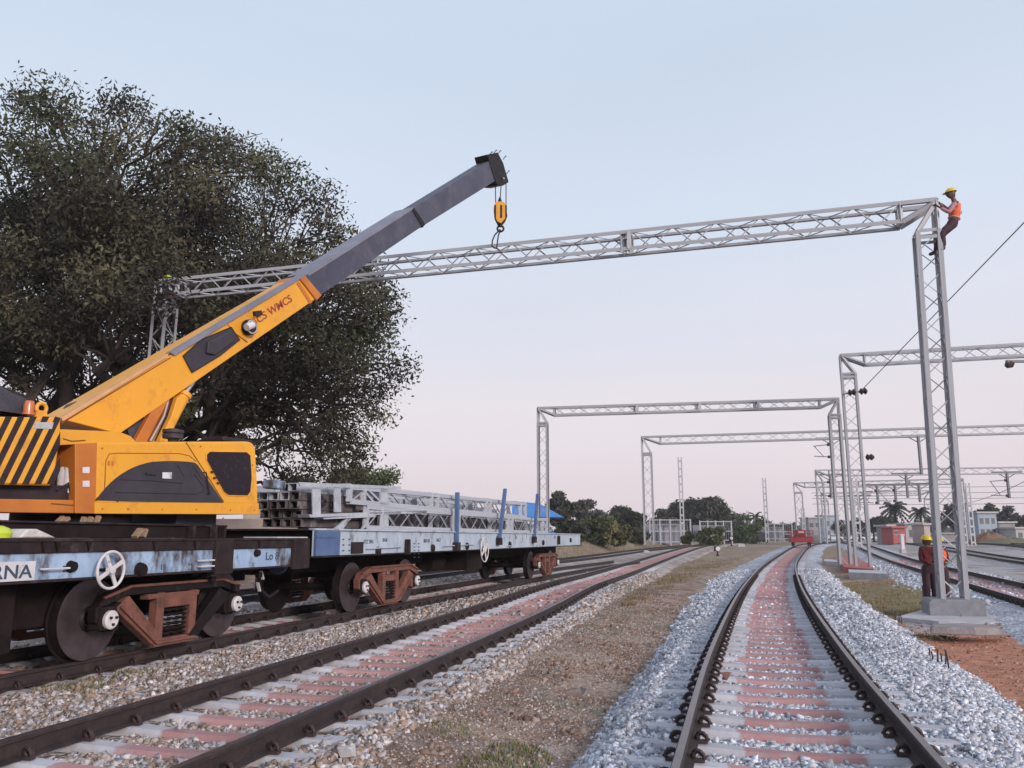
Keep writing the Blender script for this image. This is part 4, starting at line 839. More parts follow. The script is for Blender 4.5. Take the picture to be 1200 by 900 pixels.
# white marker posts
def marker(px, py, Y, h, label, w_=.16):
    z = at_y(px, py, Y).z; x = at_y(px, py, Y).x; z = float(ground_z(x, Y)) if z < float(ground_z(x, Y))+.3 else z
    root = thing('marker_post', (x, Y, z), label, 'post'); b = B(); b.box(x-w_/2, x+w_/2, Y-w_/2, Y+w_/2, z-.2, z+h); b.obj('shaft', WHT, root, bevel=.02)
    b = B(); b.box(x-w_*.75, x+w_*.75, Y-w_*.75, Y+w_*.75, z-.2, z+.12); b.obj('base', LCONC, root); b = B(); b.box(x-w_*.7, x+w_*.7, Y-w_*.7, Y+w_*.7, z+h+.002, z+h+.08); b.obj('cap', WHT, root)
marker(1058, 645, 62, 1.1, 'white painted post between the right hand tracks below the palms', .24)
def gsignal(px, py, Y, label, h=.85):
    P = at_y(px, py, Y); z = max(float(ground_z(P.x, Y)), float(bL(P.x, Y, 0))); root = thing('ground_signal', (P.x, Y, z), label, 'signal', 'small shunting signals beside the left tracks')
    b = B(); b.lathe([(0, .16), (.08, .16), (.1, .07), (h*.55, .07)], (P.x, Y, z), (0, 0, 1), 10); b.obj('stand', BLK, root)
    b = B(); b.lathe([(0, .19), (.1, .21), (.13, .17)], (P.x, Y-.1, z+h*.75), (0, -1, 0), 18); b.obj('disc', WHT, root); b = B(); b.box(P.x-.24, P.x+.24, Y+.0, Y+.3, z+h*.5, z+h); b.obj('lamp_case', BLK, root, bevel=.02)
gsignal(841, 651, 76, 'small black signal with a white disc beside the left track on the strip'); gsignal(857, 636, 108, 'white headed small signal by the second fenced enclosure', 1.3)
for px, Y, lb in ((868, 112, 'white box lying by the track left of the pale mast'), (755, 80, 'white lump beside the long portal mast')):
    P = at_y(px, 635, Y); z = float(ground_z(P.x, Y)); b = B(Matrix.Translation((P.x, Y, z))); b.prism([(-.5, -.1), (.5, -.1), (.45, .3), (.15, .4), (-.4, .35)], -.3, .3); tag(b.obj('white_box', LCONC, bevel=.05), lb, 'box')
# fenced enclosures -------------------------------------------------------
FEN = pm('fence_grey_paint', (.17, .17, .2), (.14, .14, .165), 1, .6); KIO = pm('kiosk_grey', (.38, .38, .43), (.32, .32, .37), 1, .7)
def enclosure(x0, x1, top, bot, Y, label, boxl, nposts):
    a = at_y(x0, bot, Y); c = at_y(x1, bot, Y); z0 = a.z; z1 = at_y(x0, top, Y).z; root = thing('fence', (a.x, Y, z0), label, 'fence', 'grey fenced enclosures')
    b = B(); b.box(a.x, c.x, Y+4.9, Y+5, z0, z1-.6); b.obj('rear_panel', FEN, root)
    for i in range(nposts):
        x = a.x+(c.x-a.x)*i/(nposts-1); b = B(); b.box(x-.09, x+.09, Y-.09, Y+.09, z0-.3, z1); b.obj('post', KIO, root)
    for z in (z0+.25, (z0+z1)/2, z1-.15): b = B(); b.box(a.x, c.x, Y-.04, Y+.04, z-.06, z+.06); b.obj('rail_bar', KIO, root)
    b = B(); n = int((c.x-a.x)/.32)
    for i in range(n): x = a.x+(c.x-a.x)*(i+.5)/n; b.box(x-.03, x+.03, Y-.02, Y+.02, z0+.1, z1-.1)
    b.obj('picket', FEN, root)['kind'] = 'stuff'
    w_ = c.x-a.x; xm = a.x+w_*boxl; r2 = thing('equipment_kiosk', (xm, Y+2, z0), 'pale grey equipment cabinet inside the '+label.split(',')[0].replace('grey ', ''), 'cabinet', 'equipment cabinets')
    b = B(); b.box(xm-w_*.2, xm+w_*.2, Y+1, Y+3, z0, z0+(z1-z0)*.68); b.obj('case', KIO, r2, bevel=.03); b = B(); b.box(xm-w_*.2-.1, xm+w_*.2+.1, Y+.9, Y+3.1, z0+(z1-z0)*.68+.003, z0+(z1-z0)*.74); b.obj('lid', FEN, r2)
    b = B(); b.box(xm-.02, xm+.02, Y+.98, Y+1.01, z0+.1, z0+(z1-z0)*.64); b.obj('door_gap', BLK, r2)
enclosure(762, 810, 608, 637, 118, 'larger grey fence enclosure, right behind the pale battened mast', .5, 5)
enclosure(821, 858, 610, 635, 124, 'smaller grey fence enclosure, left of the white headed signal', .55, 5)
enclosure(898, 929, 613, 633, 150, 'farthest grey fence enclosure, just left of the red trolley', .55, 4)
# red platform with white edge
def slab_px(name, pts, z0, z1, mat, label, cat):
    P = [on_ground(px, py, z1) for px, py in pts]; b = B(); n = len(P); b.add([(p.x, p.y, z1) for p in P]+[(p.x, p.y, z0) for p in P], [tuple(range(n)), tuple(range(2*n-1, n-1, -1))]+[(i, i+n, (i+1) % n+n, (i+1) % n) for i in range(n)]); return tag(b.obj(name, mat), label, cat)
slab_px('platform_slab', [(990, 664.5), (1024, 667), (1020, 660), (985, 651), (978, 654)], -.3, .12, REDC, 'red painted concrete slab around the foot of the tall mast', 'slab')
slab_px('platform_edge', [(995, 670.5), (1040, 672.5), (1038, 668.8), (994, 667.2)], -.3, .1, LCONC, 'whitish kerb block in front of the red slab', 'kerb')
slab_px('platform_edge', [(966, 657.5), (984, 658.5), (982, 656), (966, 655)], -.3, .1, LCONC, 'short pale kerb left of the red slab', 'kerb')
slab_px('concrete_apron', [(1050, 723), (1100, 728), (1160, 729.5), (1215, 724), (1215, 716), (1150, 714), (1080, 715)], -.35, -.10, LCONC, 'pale rough concrete apron around the near footing block', 'apron')
# flat stone slab, rebars, stake, rubble
P = on_ground(1128, 742, -.05); b = B(Matrix.Translation(P) @ Matrix.Rotation(-.25, 4, 'Z')); b.add([(-.6, -.25, 0), (.15, -.35, 0), (.62, -.2, 0), (.7, .25, 0), (.1, .4, 0), (-.5, .3, 0), (-.55, -.22, .1), (.12, -.3, .14), (.55, -.17, .12), (.62, .22, .13), (.1, .34, .16), (-.45, .26, .13)], [(5,4,3,2,1,0),(6,7,8,9,10,11)]+[(i, (i+1) % 6, (i+1) % 6+6, i+6) for i in range(6)])
tag(b.obj('stone_slab', SLP_STONE, bevel=.02), 'flat broken stone slab lying on red soil before the near footing', 'slab')
for i, (px, py, h, lx) in enumerate(((1090, 776, .2, .01), (1094, 778, .17, -.01), (1099, 779, .2, .02), (1104, 778, .15, 0), (1108, 781, .2, .03), (1112, 783, .24, -.02), (1050, 727, .2, 0), (1053.5, 729, .17, .02), (1057, 731, .22, -.01), (1084, 708, .5, 0))):
    P = on_ground(px, py, -.1); b = B(); b.tube([P, P+Vector((lx*.5, 0, h*.5)), P+Vector((lx, .01, h))], .011 if i < 9 else .04, 6)
    o = b.obj('iron_stake', CLIP)
    od = ['first', 'second', 'third', 'fourth', 'fifth', 'sixth']
    if i < 6: tag(o, f'{od[i]} from the left of the rusty iron bars sticking up by the red soil', 'iron bar', 'row of six short iron bars by the red soil')
    elif i < 9: tag(o, f'{od[i-6]} from the left of three thin iron bars left of the near footing', 'iron bar', 'three short iron bars left of the footing')
    else: tag(o, 'thick dark stake standing left of the near concrete footing', 'stake')
def rock(px, py, s, mat, label, z=-.04, name='stone'):
    P = on_ground(px, py, z); b = B(); v = [Vector((random.uniform(.7, 1)*x, random.uniform(.7, 1)*y, random.uniform(.7, 1)*zz*.7))*s for x, y, zz in CUBE*1.0]
    b.add([P+Vector((0, 0, .35*s))+Matrix.Rotation(random.random()*3, 3, 'Z') @ q for q in v], [tuple(f) for f in CF]); tag(b.obj(name, mat, bevel=.12*s), label, 'stone')
rock(852, 797, .13, RUST, 'dark reddish stone on a sleeper beside the left main rail', .0)
rock(686, 815, .13, SLP_STONE, 'brownish stone on the ballast edge of the earth strip'); rock(407, 889, .14, LCONC, 'pale oblong stone at the bottom of the earth strip'); rock(1105, 750, .12, BARK, 'small dark stone beside the flat slab'); rock(1050, 690, .2, LCONC, 'white flat stone on the grass patch left of the near footing', -.1)
rock(215, 853, .13, WHP, 'bluish white block lying between the rails of the left track', .0); rock(640, 790, .09, SLP_STONE, 'small round stone on the brown earth strip'); rock(598, 745, .08, LCONC, 'pale stone at the left edge of the earth strip')
# low pinkish wall and pale box behind the wagon joint
b = B(); a = at_y(236, 615, 48); c = at_y(372, 615, 48); b.box(a.x, c.x, 48, 48.3, -.3, at_y(300, 608, 48).z); tag(b.obj('low_wall', WALLP), 'low pinkish wall seen between crane cab and steel stack', 'wall')
b = B(); a = at_y(285, 600, 52); c = at_y(345, 590, 52); b.box(a.x, c.x, 52, 54, -.3, at_y(300, 588, 52).z); tag(b.obj('pale_container', WALLC), 'pale greenish box standing behind the low pinkish wall', 'container')
# red trolley ---------------------------------------------------------------
x, sl = T1.frame(95); zr = float(rise(95))+.176; tr = thing('rail_trolley', (x, 95, zr), 'bright red rail trolley standing on the main track in the distance', 'rail trolley'); M = Matrix.Translation((x, 95, zr)) @ Matrix.Rotation(-math.atan(sl)*.6, 4, 'Z')
for sx in (-.87, .87):
    for yy in (-.9, .9): b = B(M); b.lathe([(-.06, .3), (-.06, .36), (.06, .33), (.06, .2)], (sx, yy, .36), (1, 0, 0), 16); b.obj('wheel', BLK, tr)
b = B(M); b.box(-1.22, 1.22, -1.5, 1.5, .45, .95); b.obj('chassis', REDP, tr, bevel=.04)
b = B(M); b.box(-1.15, 1.15, -1.4, 1.4, .953, 1.1); b.obj('deck', pm('dark_red_deck', (.2, .02, .025), (.12, .02, .02), 3, .7), tr)
for yy in (-1.4, 1.4):
    for sx in (-1.18, -.4, .4, 1.18): b = B(M); b.bar((sx, yy, 1.1), (sx, yy, 1.72), .07); b.obj('rail_post', REDP, tr)
    for zz in (1.42, 1.74): b = B(M); b.bar((-1.25, yy, zz), (1.25, yy, zz), .08); b.obj('guard_rail', REDP, tr)
b = B(M); b.box(-.55, .55, -.4, .5, 1.103, 1.85); b.obj('engine_box', REDP, tr, bevel=.05)
b = B(M); b.box(-.3, .35, -.52, -.403, 1.5, 1.72); b.obj('number_plate', LCONC, tr)
for sx in (-1, 1): b = B(M); b.bar((sx*1.22, -1.5, 1.35), (sx*1.75, -1.5, 1.38), .05); b.obj('side_arm', LCONC, tr)

# ================================================================== WAGONS
WF = Frame(-9.37, 0, .29, 1)          # x along the track, y to the left, near side y = -1.5
RT = .176                              # top of the rails
def W(px, py, l=-1.5): return WF.hit(px, py, l)
def ws(px, l=-1.5): return WF.hit(px, 640, l)[0]
def bogie(root, s0, s1, far=False, tone=RUST, cap=WHT, arms=None):
    bg = sub('bogie', root); M = WF.M; rw = .5
    for s in (s0, s1):
        b = B(M); b.lathe([(-1.05, .075), (1.05, .075)], (s, 0, RT+rw), (0, 1, 0), 12); b.obj('axle', UND, bg)
        for y, sg in ((-.87, -1), (.87, 1)):
            b = B(M); b.lathe([(sg*.07, .10), (sg*.10, .13), (sg*.07, .16), (sg*.02, .36), (sg*.045, .41), (sg*.07, .425), (sg*.07, .485), (0, .5), (-sg*.055, .505), (-sg*.06, .535), (-sg*.09, .53), (-sg*.09, .40), (-sg*.05, .3), (-sg*.07, .14)], (s, y, RT+rw), (0, 1, 0), 40)
            wh_ = b.obj('wheel', WHL, bg, smooth=True); b = B(M); b.lathe([(sg*.068, .4985), (sg*.072, .4985), (sg*.074, .487), (sg*.072, .487)], (s, y, RT+rw), (0, 1, 0), 40); b.obj('tyre_edge', RAILT, wh_)
    c = (s0+s1)/2; h = (s1-s0)/2
    for sg in (-1, 1):
        y0, y1 = (sg*1.08, sg*1.22); zc = RT+rw
        P = lambda *a: B(M).prism(list(a), y0, y1)
        b = B(M); ba = b if not arms else B(M)
        ba.prism([(s0-.16, zc+.16), (s0-.05, zc+.30), (s0+.35, zc+.40), (s1-.35, zc+.40), (s1+.05, zc+.30), (s1+.16, zc+.16), (s1+.02, zc+.17), (s1-.3, zc+.27), (s0+.3, zc+.27), (s0-.02, zc+.17)], y0, y1)
        for e, q in ((s0, 1), (s1, -1)):
            (ba if arms and q < 0 else b).prism([(e+q*.12, zc+.12), (e+q*.36, zc+.268), (c-q*.24, zc-.36), (c-q*.46, zc-.40)][::q], y0+sg*.002, y1-sg*.002)
            ba.prism([(e+q*.02, zc-.16), (e-q*.18, zc-.02), (e-q*.2, zc+.16), (e-q*.08, zc+.17), (e-q*.06, zc+.02)][::q], y0+sg*.004, y1-sg*.004)
            ba.prism([(e+q*.14, zc+.18), (e+q*.24, zc+.20), (e+q*.22, zc-.12), (e+q*.12, zc-.16)][::q], y0+sg*.006, y1-sg*.006)
            b.prism([(c-q*.42, zc+.27), (c-q*.27, zc+.27), (c-q*.27, zc-.36), (c-q*.42, zc-.36)][::q], y0+sg*.003, y1-sg*.003)
        b.prism([(c-.46, zc-.34), (c+.46, zc-.34), (c+.40, zc-.44), (c-.40, zc-.44)], y0+sg*.005, y1-sg*.005)
        sf = b.obj('side_frame', tone, bg, bevel=.012)
        if arms:
            ba.obj('greasy_shaded_arms', arms, bg, bevel=.012); b = B(M); b.prism([(c-.62, zc+.26), (c+.46, zc+.26), (c+.44, zc+.19), (c-.60, zc+.19)], y0-.004*sg, y1+.006*sg); b.obj('frame_top', tone, bg, bevel=.01)
        b = B(M); yo = y1+sg*.02
        for pp in (((s0-.1, zc+.27), (s0+.35, zc+.385), (s1-.35, zc+.385), (s1+.1, zc+.27)), ((s0+.2, zc+.14), (c-.40, zc-.385), (c+.40, zc-.385))+(() if arms else ((s1-.2, zc+.14),))):
            for k_ in range(len(pp)-1): b.bar((pp[k_][0], yo, pp[k_][1]), (pp[k_+1][0], yo, pp[k_+1][1]), .035, .035)
        b.obj('casting_rib', tone, sf, bevel=.006)
        b = B(M); b.box(c-.28, c+.28, min(y0, y1)-.01 if sg < 0 else y0-.05, max(y0, y1)+.05 if sg < 0 else y1+.01, zc+.06, zc+.2); b.obj('bolster_end', tone, bg, bevel=.02)
        b = B(M)
        for dx in (-.17, 0, .17):
            for k in range(6): b.torus((c+dx, (y0+y1)/2, zc-.29+k*.062), (.12, 0, 1), .068, .016, 10, 4)
        b.obj('spring_set', UND if not far else tone, bg)
        for e in (s0, s1):
            b = B(M); b.box(e-.14, e+.14, *sorted((sg*1.04, sg*1.25)), zc-.13, zc+.158); b.obj('axle_box', UND, bg, bevel=.03)
            b = B(M); b.lathe([(0, .115), (sg*.04, .115), (sg*.055, .095)], (e, sg*1.252, zc), (0, 1, 0), 20); k = b.obj('bearing_cap', cap, bg)
            b = B(M)
            for j in range(3): b = B(M); a = j*2.094+.5; b.lathe([(0, .018), (sg*.025, .018)], (e+.055*math.cos(a), sg*1.3075, zc+.055*math.sin(a)), (0, 1, 0), 6); b.obj('cap_bolt', BLK, k)
    b = B(M); b.box(c-.16, c+.16, -1.03, 1.03, zc+.12, zc+.36); b.obj('bolster', UND, bg)
    for e, q in ((s0, 1), (s1, -1)):
        b = B(M); b.box(e+q*.56-.05, e+q*.56+.05, -1.0, 1.0, zc-.12, zc+.02); b.obj('brake_beam', UND, bg)
        for y in (-.87, .87): b = B(M); b.box(e+q*.51-.045, e+q*.51+.045, y-.06, y+.06, zc-.2, zc+.15); b.obj('brake_block', WHL, bg)
def handwheel(root, px, py, R, lat, tilt=0):
    s, z = W(px, py, lat); M = WF.M; b = B(M); ax = (tilt, -1, 0)
    b.torus((s, lat, z), ax, R, .018, 36, 8)
    a = Vector(ax).normalized(); x = a.cross(Vector((0, 0, 1))).normalized()
    for k in range(4):
        t = math.radians(62+90*k); e = Vector((s, lat, z))+(x*math.cos(t)+Vector((0, 0, 1))*math.sin(t))*R; b.bar((s, lat, z), tuple(e), .055*R/.235, .02, up=ax)
    b.lathe([(-.03, .06*R/.235), (.035, .05*R/.235)], (s, lat, z), ax, 14); k = b.obj('hand_wheel', WHT, root, bevel=.004)
    b = B(M); b.tube([(s, lat+.02, z), (s, lat+.5, z)], .02, 8); b.obj('spindle', UND, k)
# ---- crane wagon
S0, S1 = ws(0)-4.2, ws(362); ZT, ZB = 1.665, 1.205; M = WF.M
w1 = thing('crane_wagon', tuple(WF((S0+S1)/2, 0, RT)), 'flat wagon with worn blue sides and white hand wheel carrying the yellow crane', 'wagon', 'flat wagons coupled on the third track')
b = B(M); b.box(S0, S1, -1.46, 1.46, ZT-.03, ZT); b.obj('deck', WDK, w1)
for sg in (-1, 1):
    b = B(M); b.box(S0, S1, *sorted((sg*1.44, sg*1.463)), ZB+.02, ZT-.155); b.obj('side_web', WBL, w1)
    b = B(M); b.box(S0, S1, *sorted((sg*1.44, sg*1.50)), ZT-.152, ZT-.033); b.obj('side_band', WDK, w1, bevel=.006)
    b = B(M); b.box(S0, S1, *sorted((sg*1.36, sg*1.515)), ZT-.030, ZT+.006); b.obj('top_flange', WDK, w1, bevel=.004)
    b = B(M); b.box(S0, S1, *sorted((sg*1.36, sg*1.50)), ZB-.01, ZB+.018); b.obj('bottom_flange', WDK, w1, bevel=.004)
for px0, px1, m in ((252, 273, WDK), (343, 362, WDK)):
    b = B(M); b.box(ws(px0), ws(px1), -1.525, -1.467, ZB-.05, ZT-.005); b.obj('side_post', m, w1, bevel=.008)
for px in (50, 66, 103, 180, 228, 303): b = B(M); s = ws(px); b.prism([(s-.035, ZT-.035), (s+.035, ZT-.035), (s, ZT-.14)], -1.53, -1.502); b.obj('gusset', UND, w1)
b = B(M); b.box(S0+.3, S1-.3, -.45, .45, .95, ZT-.035); b.box(S0+.2, S1-.2, -1.3, 1.3, ZB+.1, ZT-.034); b.obj('underframe', UND, w1)
b = B(M); b.box(ws(-80), ws(60), -1.1, .9, .42, ZB-.02); b.obj('dark_underframe_box', UND, w1, bevel=.03)  # added dark box, filling in for the shadow under the wagon frame
b = B(M); b.box(ws(60)+.1, ws(140), -.75, .7, .62, ZB-.02); b.obj('brake_cylinder_box', UND, w1, bevel=.03)
s_a, s_b = 10.88/.9604, 13.43/.9604
bogie(w1, s_a+.02, s_b, arms=WHL)  # arms dark: grease by the axle boxes, shadow on the right half painted in
bogie(w1, S0+.9, S0+2.9)
handwheel(w1, 130, 668, .215, -1.62)
def wtext(body, px, py, size, m, root, lat=-1.466, sx=1, name='lettering'):
    s, z = W(px, py, lat); P = WF(s, lat, z); return text(name, body, P, WF.d, (0, 0, 1), size, m, root, sx=sx)
b = B(M); s0_, z0_ = W(-40, 671); b.box(s0_, ws(47), -1.4665, -1.463, ZB+.022, ZB+.225); b.obj('name_panel', WHP, w1)
wtext('ERNA', 8, 671.5, .2, INK, w1, lat=-1.4685, sx=1.25)
wtext('Lo 8', 319, 652, .17, INK, w1, sx=1.25)
wtext('15', 191, 665, .10, INK, w1, sx=1.2); wtext('::', 223, 663, .2, INK, w1); wtext('2K', 78, 667, .1, INK, w1)
for (x0, x1, yy) in ((48, 80, 667), (232, 249, 657), (232, 249, 664)):
    s, z = W(x0, yy, -1.5); b = B(M); b.tube([(s, -1.5, z), (s, -1.55, z), (ws(x1), -1.55, z), (ws(x1), -1.5, z)], .012, 6); b.obj('grab_rail', WHT, w1)
for px, py, r in ((166, 668, .1), (85, 664, .07), (302, 648, .06)):
    s, z = W(px, py); b = B(M); b.lathe([(0, r), (-.06, r*.8)], (s, -1.47, z), (0, 1, 0), 12); b.obj('bracket_boss', UND, w1)
# clutter under and on the end: couplings, buffers
def buffer(root, s, y, q, m=WHL):
    b = B(M); b.lathe([(0, .10), (q*.32, .09), (q*.33, .23), (q*.37, .22)], (s, y, 1.28), (1, 0, 0), 20); b.obj('buffer', m, root, smooth=True)
for y in (-.98, .98): buffer(w1, S1, y, 1)
b = B(M); b.bar((S1-.1, 0, 1.2), (S1+.5, 0, 1.15), .2, .26); b.obj('coupler', UND, w1)
for j, (dx, yy) in enumerate(((.12, -.5), (.2, .45))): b = B(M); b.tube([(S1, yy, 1.1), (S1+.15, yy, .75), (S1+.4, yy, .62), (S1+.7, yy, .72)], .03, 7); b.obj('brake_hose', BLK, w1)
b = B(M)
for px, py in ((228, 672), (243, 674), (249, 679), (277, 688), (304, 674)):
    s, z = W(px, py, -1.3); b.box(s-.05, s+.05, -1.33, -1.25, z-.04, z+.04)
b.obj('brake_fittings', WHL, w1, bevel=.01)
for px, py in ((307, 676), (303, 690)): s, z = W(px, py, -1.2); b = B(M); b.bar((s-.04, -1.2, z+.1), (s+.03, -1.2, z-.04), .05, .02); b.obj('white_lever', WHT, w1)
# ---- loaded wagon
A0, A1 = ws(369), ws(681); Z2T, Z2B = 1.84, 1.335
w2 = thing('loaded_wagon', tuple(WF((A0+A1)/2, 0, RT)), 'long flat wagon with pale blue grey sides and blue stanchions carrying lattice steelwork', 'wagon', 'flat wagons coupled on the third track')
b = B(M); b.box(A0, A1, -1.45, 1.45, Z2T-.03, Z2T); b.obj('deck', WDK, w2)
for sg in (-1, 1):
    b = B(M); b.box(A0, A1, *sorted((sg*1.44, sg*1.463)), Z2B+.02, Z2T-.032); b.obj('side_web', WGY, w2)
    b = B(M); b.box(A0, A1, *sorted((sg*1.36, sg*1.51)), Z2T-.03, Z2T+.005); b.obj('top_flange', WGY, w2, bevel=.004)
    b = B(M); b.box(A0, A1, *sorted((sg*1.36, sg*1.505)), Z2B-.01, Z2B+.018); b.obj('bottom_flange', WDK, w2, bevel=.004)
b = B(M); b.box(A0+.01, ws(397), -1.53, -1.467, Z2B+.02, Z2T-.035); b.obj('end_plate', BLU, w2, bevel=.01, )
b = B(M); s = ws(378); b.box(A0, s+.45, -1.545, -1.531, Z2T-.16, Z2T-.14); b.obj('end_rib', BLU, w2)
for y in (-.98, .98): buffer(w2, A0, y, -1, BLU)
b = B(M); b.box(ws(413), ws(426), -1.50, -1.467, Z2B+.04, Z2B+.26); b.obj('ladder_plate', WDK, w2)
b = B(M)
for px in (404, 411):
    for k in range(4): s, z = W(px, 632+k*6.6); b.box(s-.03, s+.03, -1.475, -1.467, z-.012, z+.012)
for px in (487, 492):
    for k in range(5): s, z = W(px, 637+k*4); b.box(s-.03, s+.04, -1.475, -1.467, z-.012, z+.012)
b.obj('stencil_marks', INK, w2)
for body, px, py, sz in (('XYZ 7841', 432, 635, .11), ('30168', 451, 633, .1), ('BRN 58', 500, 634, .12), ('HALT', 514, 633, .12), ('4120', 583, 630, .14), ('SC', 605, 630, .14), ('R 12', 650, 630, .14)): wtext(body, px, py, sz, INK, w2)
for px, py in ((444, 646), (508, 642.5), (478, 643), (548, 640), (598, 638), (637, 636), (669, 633)):
    s, z = W(px, py); b = B(M); b.lathe([(0, .10), (-.05, .085), (-.07, .03)], (s, -1.467, z), (0, 1, 0), 12); b.obj('lashing_ring', WDK, w2)
for x0, x1, yy in ((430, 470, 643), (595, 600, 640), (520, 556, 640)):
    s, z = W(x0, yy); b = B(M); b.tube([(s, -1.46, z), (s, -1.52, z), (ws(x1), -1.52, z+.02), (ws(x1), -1.46, z+.02)], .014, 6); b.obj('door_bar', WGY, w2)
for px0, py0, px1, py1 in ((536, 577, 535, 640), (592, 573, 585, 634), (630, 579, 626, 632), (478, 632, 478, 650), (655, 628, 655, 638)):
    s0_, z0_ = W(px0, py0, -1.53); s1_, z1_ = W(px1, py1, -1.53)
    b = B(M); b.bar((s1_, -1.53, z1_), (s0_, -1.53, z0_), .11, .09); st = b.obj('stanchion' if py0 < 600 else 'stanchion_socket', BLU if py0 < 600 else WDK, w2, bevel=.01)
    if py0 < 600: b = B(M); b.box(s1_-.14, s1_+.14, -1.60, -1.47, z1_-.12, z1_+.1); b.obj('stanchion_pocket', WDK, st, bevel=.01)
b = B(M); b.box(A0+.3, A1-.3, -.4, .4, 1.0, Z2T-.035); b.box(A0+.2, A1-.2, -1.3, 1.3, Z2B+.1, Z2T-.034)
for k in range(9): s = A0+1+(A1-A0-2)*k/8; b.box(s-.06, s+.06, -1.35, 1.35, Z2B-.02, Z2B+.12)
b.obj('underframe', UND, w2)
b = B(M); b.lathe([(0, .22), (.9, .22)], (ws(540), -.5, 1.0), (1, 0, 0), 16); b.obj('brake_cylinder', UND, w2)
b = B(M); s = ws(575); b.box(s-.7, s+.7, -1.0, .6, .75, 1.28); b.obj('dark_underframe_box', UND, w2)
b = B(M); b.bar((A0+.1, 0, 1.2), (A0-.5, 0, 1.15), .2, .26); b.obj('coupler', UND, w2)
bogie(w2, 17.7/.9604, 20.35/.9604, cap=WHT); bogie(w2, 31.6/.9604, 34.6/.9604, far=True)
handwheel(w2, 568, 644, .34, -1.62)
# ---- load: lattice sections in two layers
def truss(label, s0, s1, y, z, h, d, first=False, pitch=.82, near=True, mesh=APR, wc=.10, wb=.032, taper=0, dip=0):
    P = lambda s, yy, zz: WF(s, yy, zz); root = thing('lattice_section', tuple(P(s0, y, z)), label, 'steel section', 'lattice steel sections on the loaded wagon')
    A = [P(s0, y, z), P(s0, y+d, z), P(s0, y, z+h-dip), P(s0, y+d, z+h-dip)]; Q = [P(s1, y, z), P(s1, y+d, z), P(s1, y, z+h-taper), P(s1, y+d, z+h-taper)]
    c = Cage(A, Q); 
    for k, (i, j) in enumerate(((0, 1), (1, 0), (2, 3), (3, 2))): member('chord', mesh, A[i], Q[i], wc, root, fx=A[j]-A[i])
    n = round((s1-s0)/pitch); 
    for fi, (i, j) in enumerate(((0, 2), (1, 3), (2, 3))):
        bb = B()
        for q in range(n):
            a, b_ = (i, j) if (q+fi) % 2 == 0 else (j, i); p0 = c.at(a, (q+.05)/n); p1 = c.at(b_, (q+.95)/n)
            if near or fi != 1: member('brace', mesh, p0, p1, wb, root, flip=1 if q % 2 else -1)
            else: bb.bar(p0, p1, wb*.7)
        if bb.v: bb.obj('bracing', PRIM, root)['kind'] = 'stuff'
    for e in (.004, .05, .33, .36, .66, .69, .95, .996):
        for i, j in ((0, 2), (1, 3), (2, 3)): member('post', mesh, c.at(i, e), c.at(j, e), wc*1.3, root)
    return root
u0 = ws(432, -1.25); u1 = ws(628, -1.25); l0 = ws(425, -1.25); l1 = ws(640, -1.25)
truss('nearest lower lattice steel section on the wagon, right behind the blue stanchions', l0, l1, -1.28, Z2T+.04, .47, .62, dip=.04)
truss('nearest upper lattice steel section, lying on top of the load with a sloping end', u0-1.0, u1-1.5, -1.26, Z2T+.55, .46, .62, dip=.17)
def hollow(s, ln, y, z, bw, bh, m, label, group='long hollow steel sections inside the load'):
    b = B(M); t = .014; b.box(s, s+ln, y, y+bw, z, z+t); b.box(s, s+ln, y, y+bw, z+bh-t, z+bh); b.box(s+.002, s+ln-.002, y, y+t, z+t+.001, z+bh-t-.001); b.box(s+.002, s+ln-.002, y+bw-t, y+bw, z+t+.001, z+bh-t-.001)
    return tag(b.obj('hollow_section', m), label, 'steel section', group)
for i in range(3): hollow(l0+.6+.2*i, l1-l0-1.4, -.55+.5*i, Z2T+.03, .42, .41, BRN, ['nearest', 'middle', 'rear'][i]+' long brown steel section lying low inside the load behind the lattice')
for i in range(2): hollow(u0+.2+.3*i, u1-u0-2.6, -.5+.6*i, Z2T+.5, .5, .3, PRIM, ['nearer', 'rear'][i]+' long pale steel section lying high inside the load behind the lattice')
truss('rear upper lattice steel section on top of the load', u0-.9, u1-2, .42, Z2T+.55, .46, .62, near=False, dip=.17)
# broad end plates and gusseted ends near x=400-470
gp = thing('gusset_plates', tuple(WF(l0, -1.3, Z2T)), 'pale end plates and corner knees sticking out of the load beside the stacked channels', 'steel plates')
def plate(pts, lat, m=PRIM, th=.02): 
    q = [W(px, py, lat) for px, py in pts]; b = B(M); b.prism(q, lat, lat+th); b.obj('plate', m, gp)
plate([(446, 571), (455, 572), (455, 597), (446, 597)], -1.31); plate([(446, 602), (455, 602), (456, 625), (445, 625)], -1.312); plate([(366, 573), (376, 573), (376, 604), (367, 604)], -1.3); plate([(392, 569), (399, 570), (400, 600), (392, 600)], -1.305)
plate([(350, 565), (470, 570), (470, 573), (352, 570)], -1.32); plate([(362, 603), (500, 598), (500, 601), (364, 606.5)], -1.33, th=.25); plate([(378, 607), (440, 603), (440, 606), (380, 608.5)], -1.34, th=.2)
plate([(433, 598), (470, 599), (470, 602), (433, 602)], -1.33); plate([(416, 577), (421, 577), (424, 598), (418, 598)], -1.25, BRN); plate([(369, 576), (378, 577), (395, 603), (370, 603)], -1.0, GALVD); plate([(400, 577), (414, 577), (416, 598), (400, 598)], -.95, GALVD)
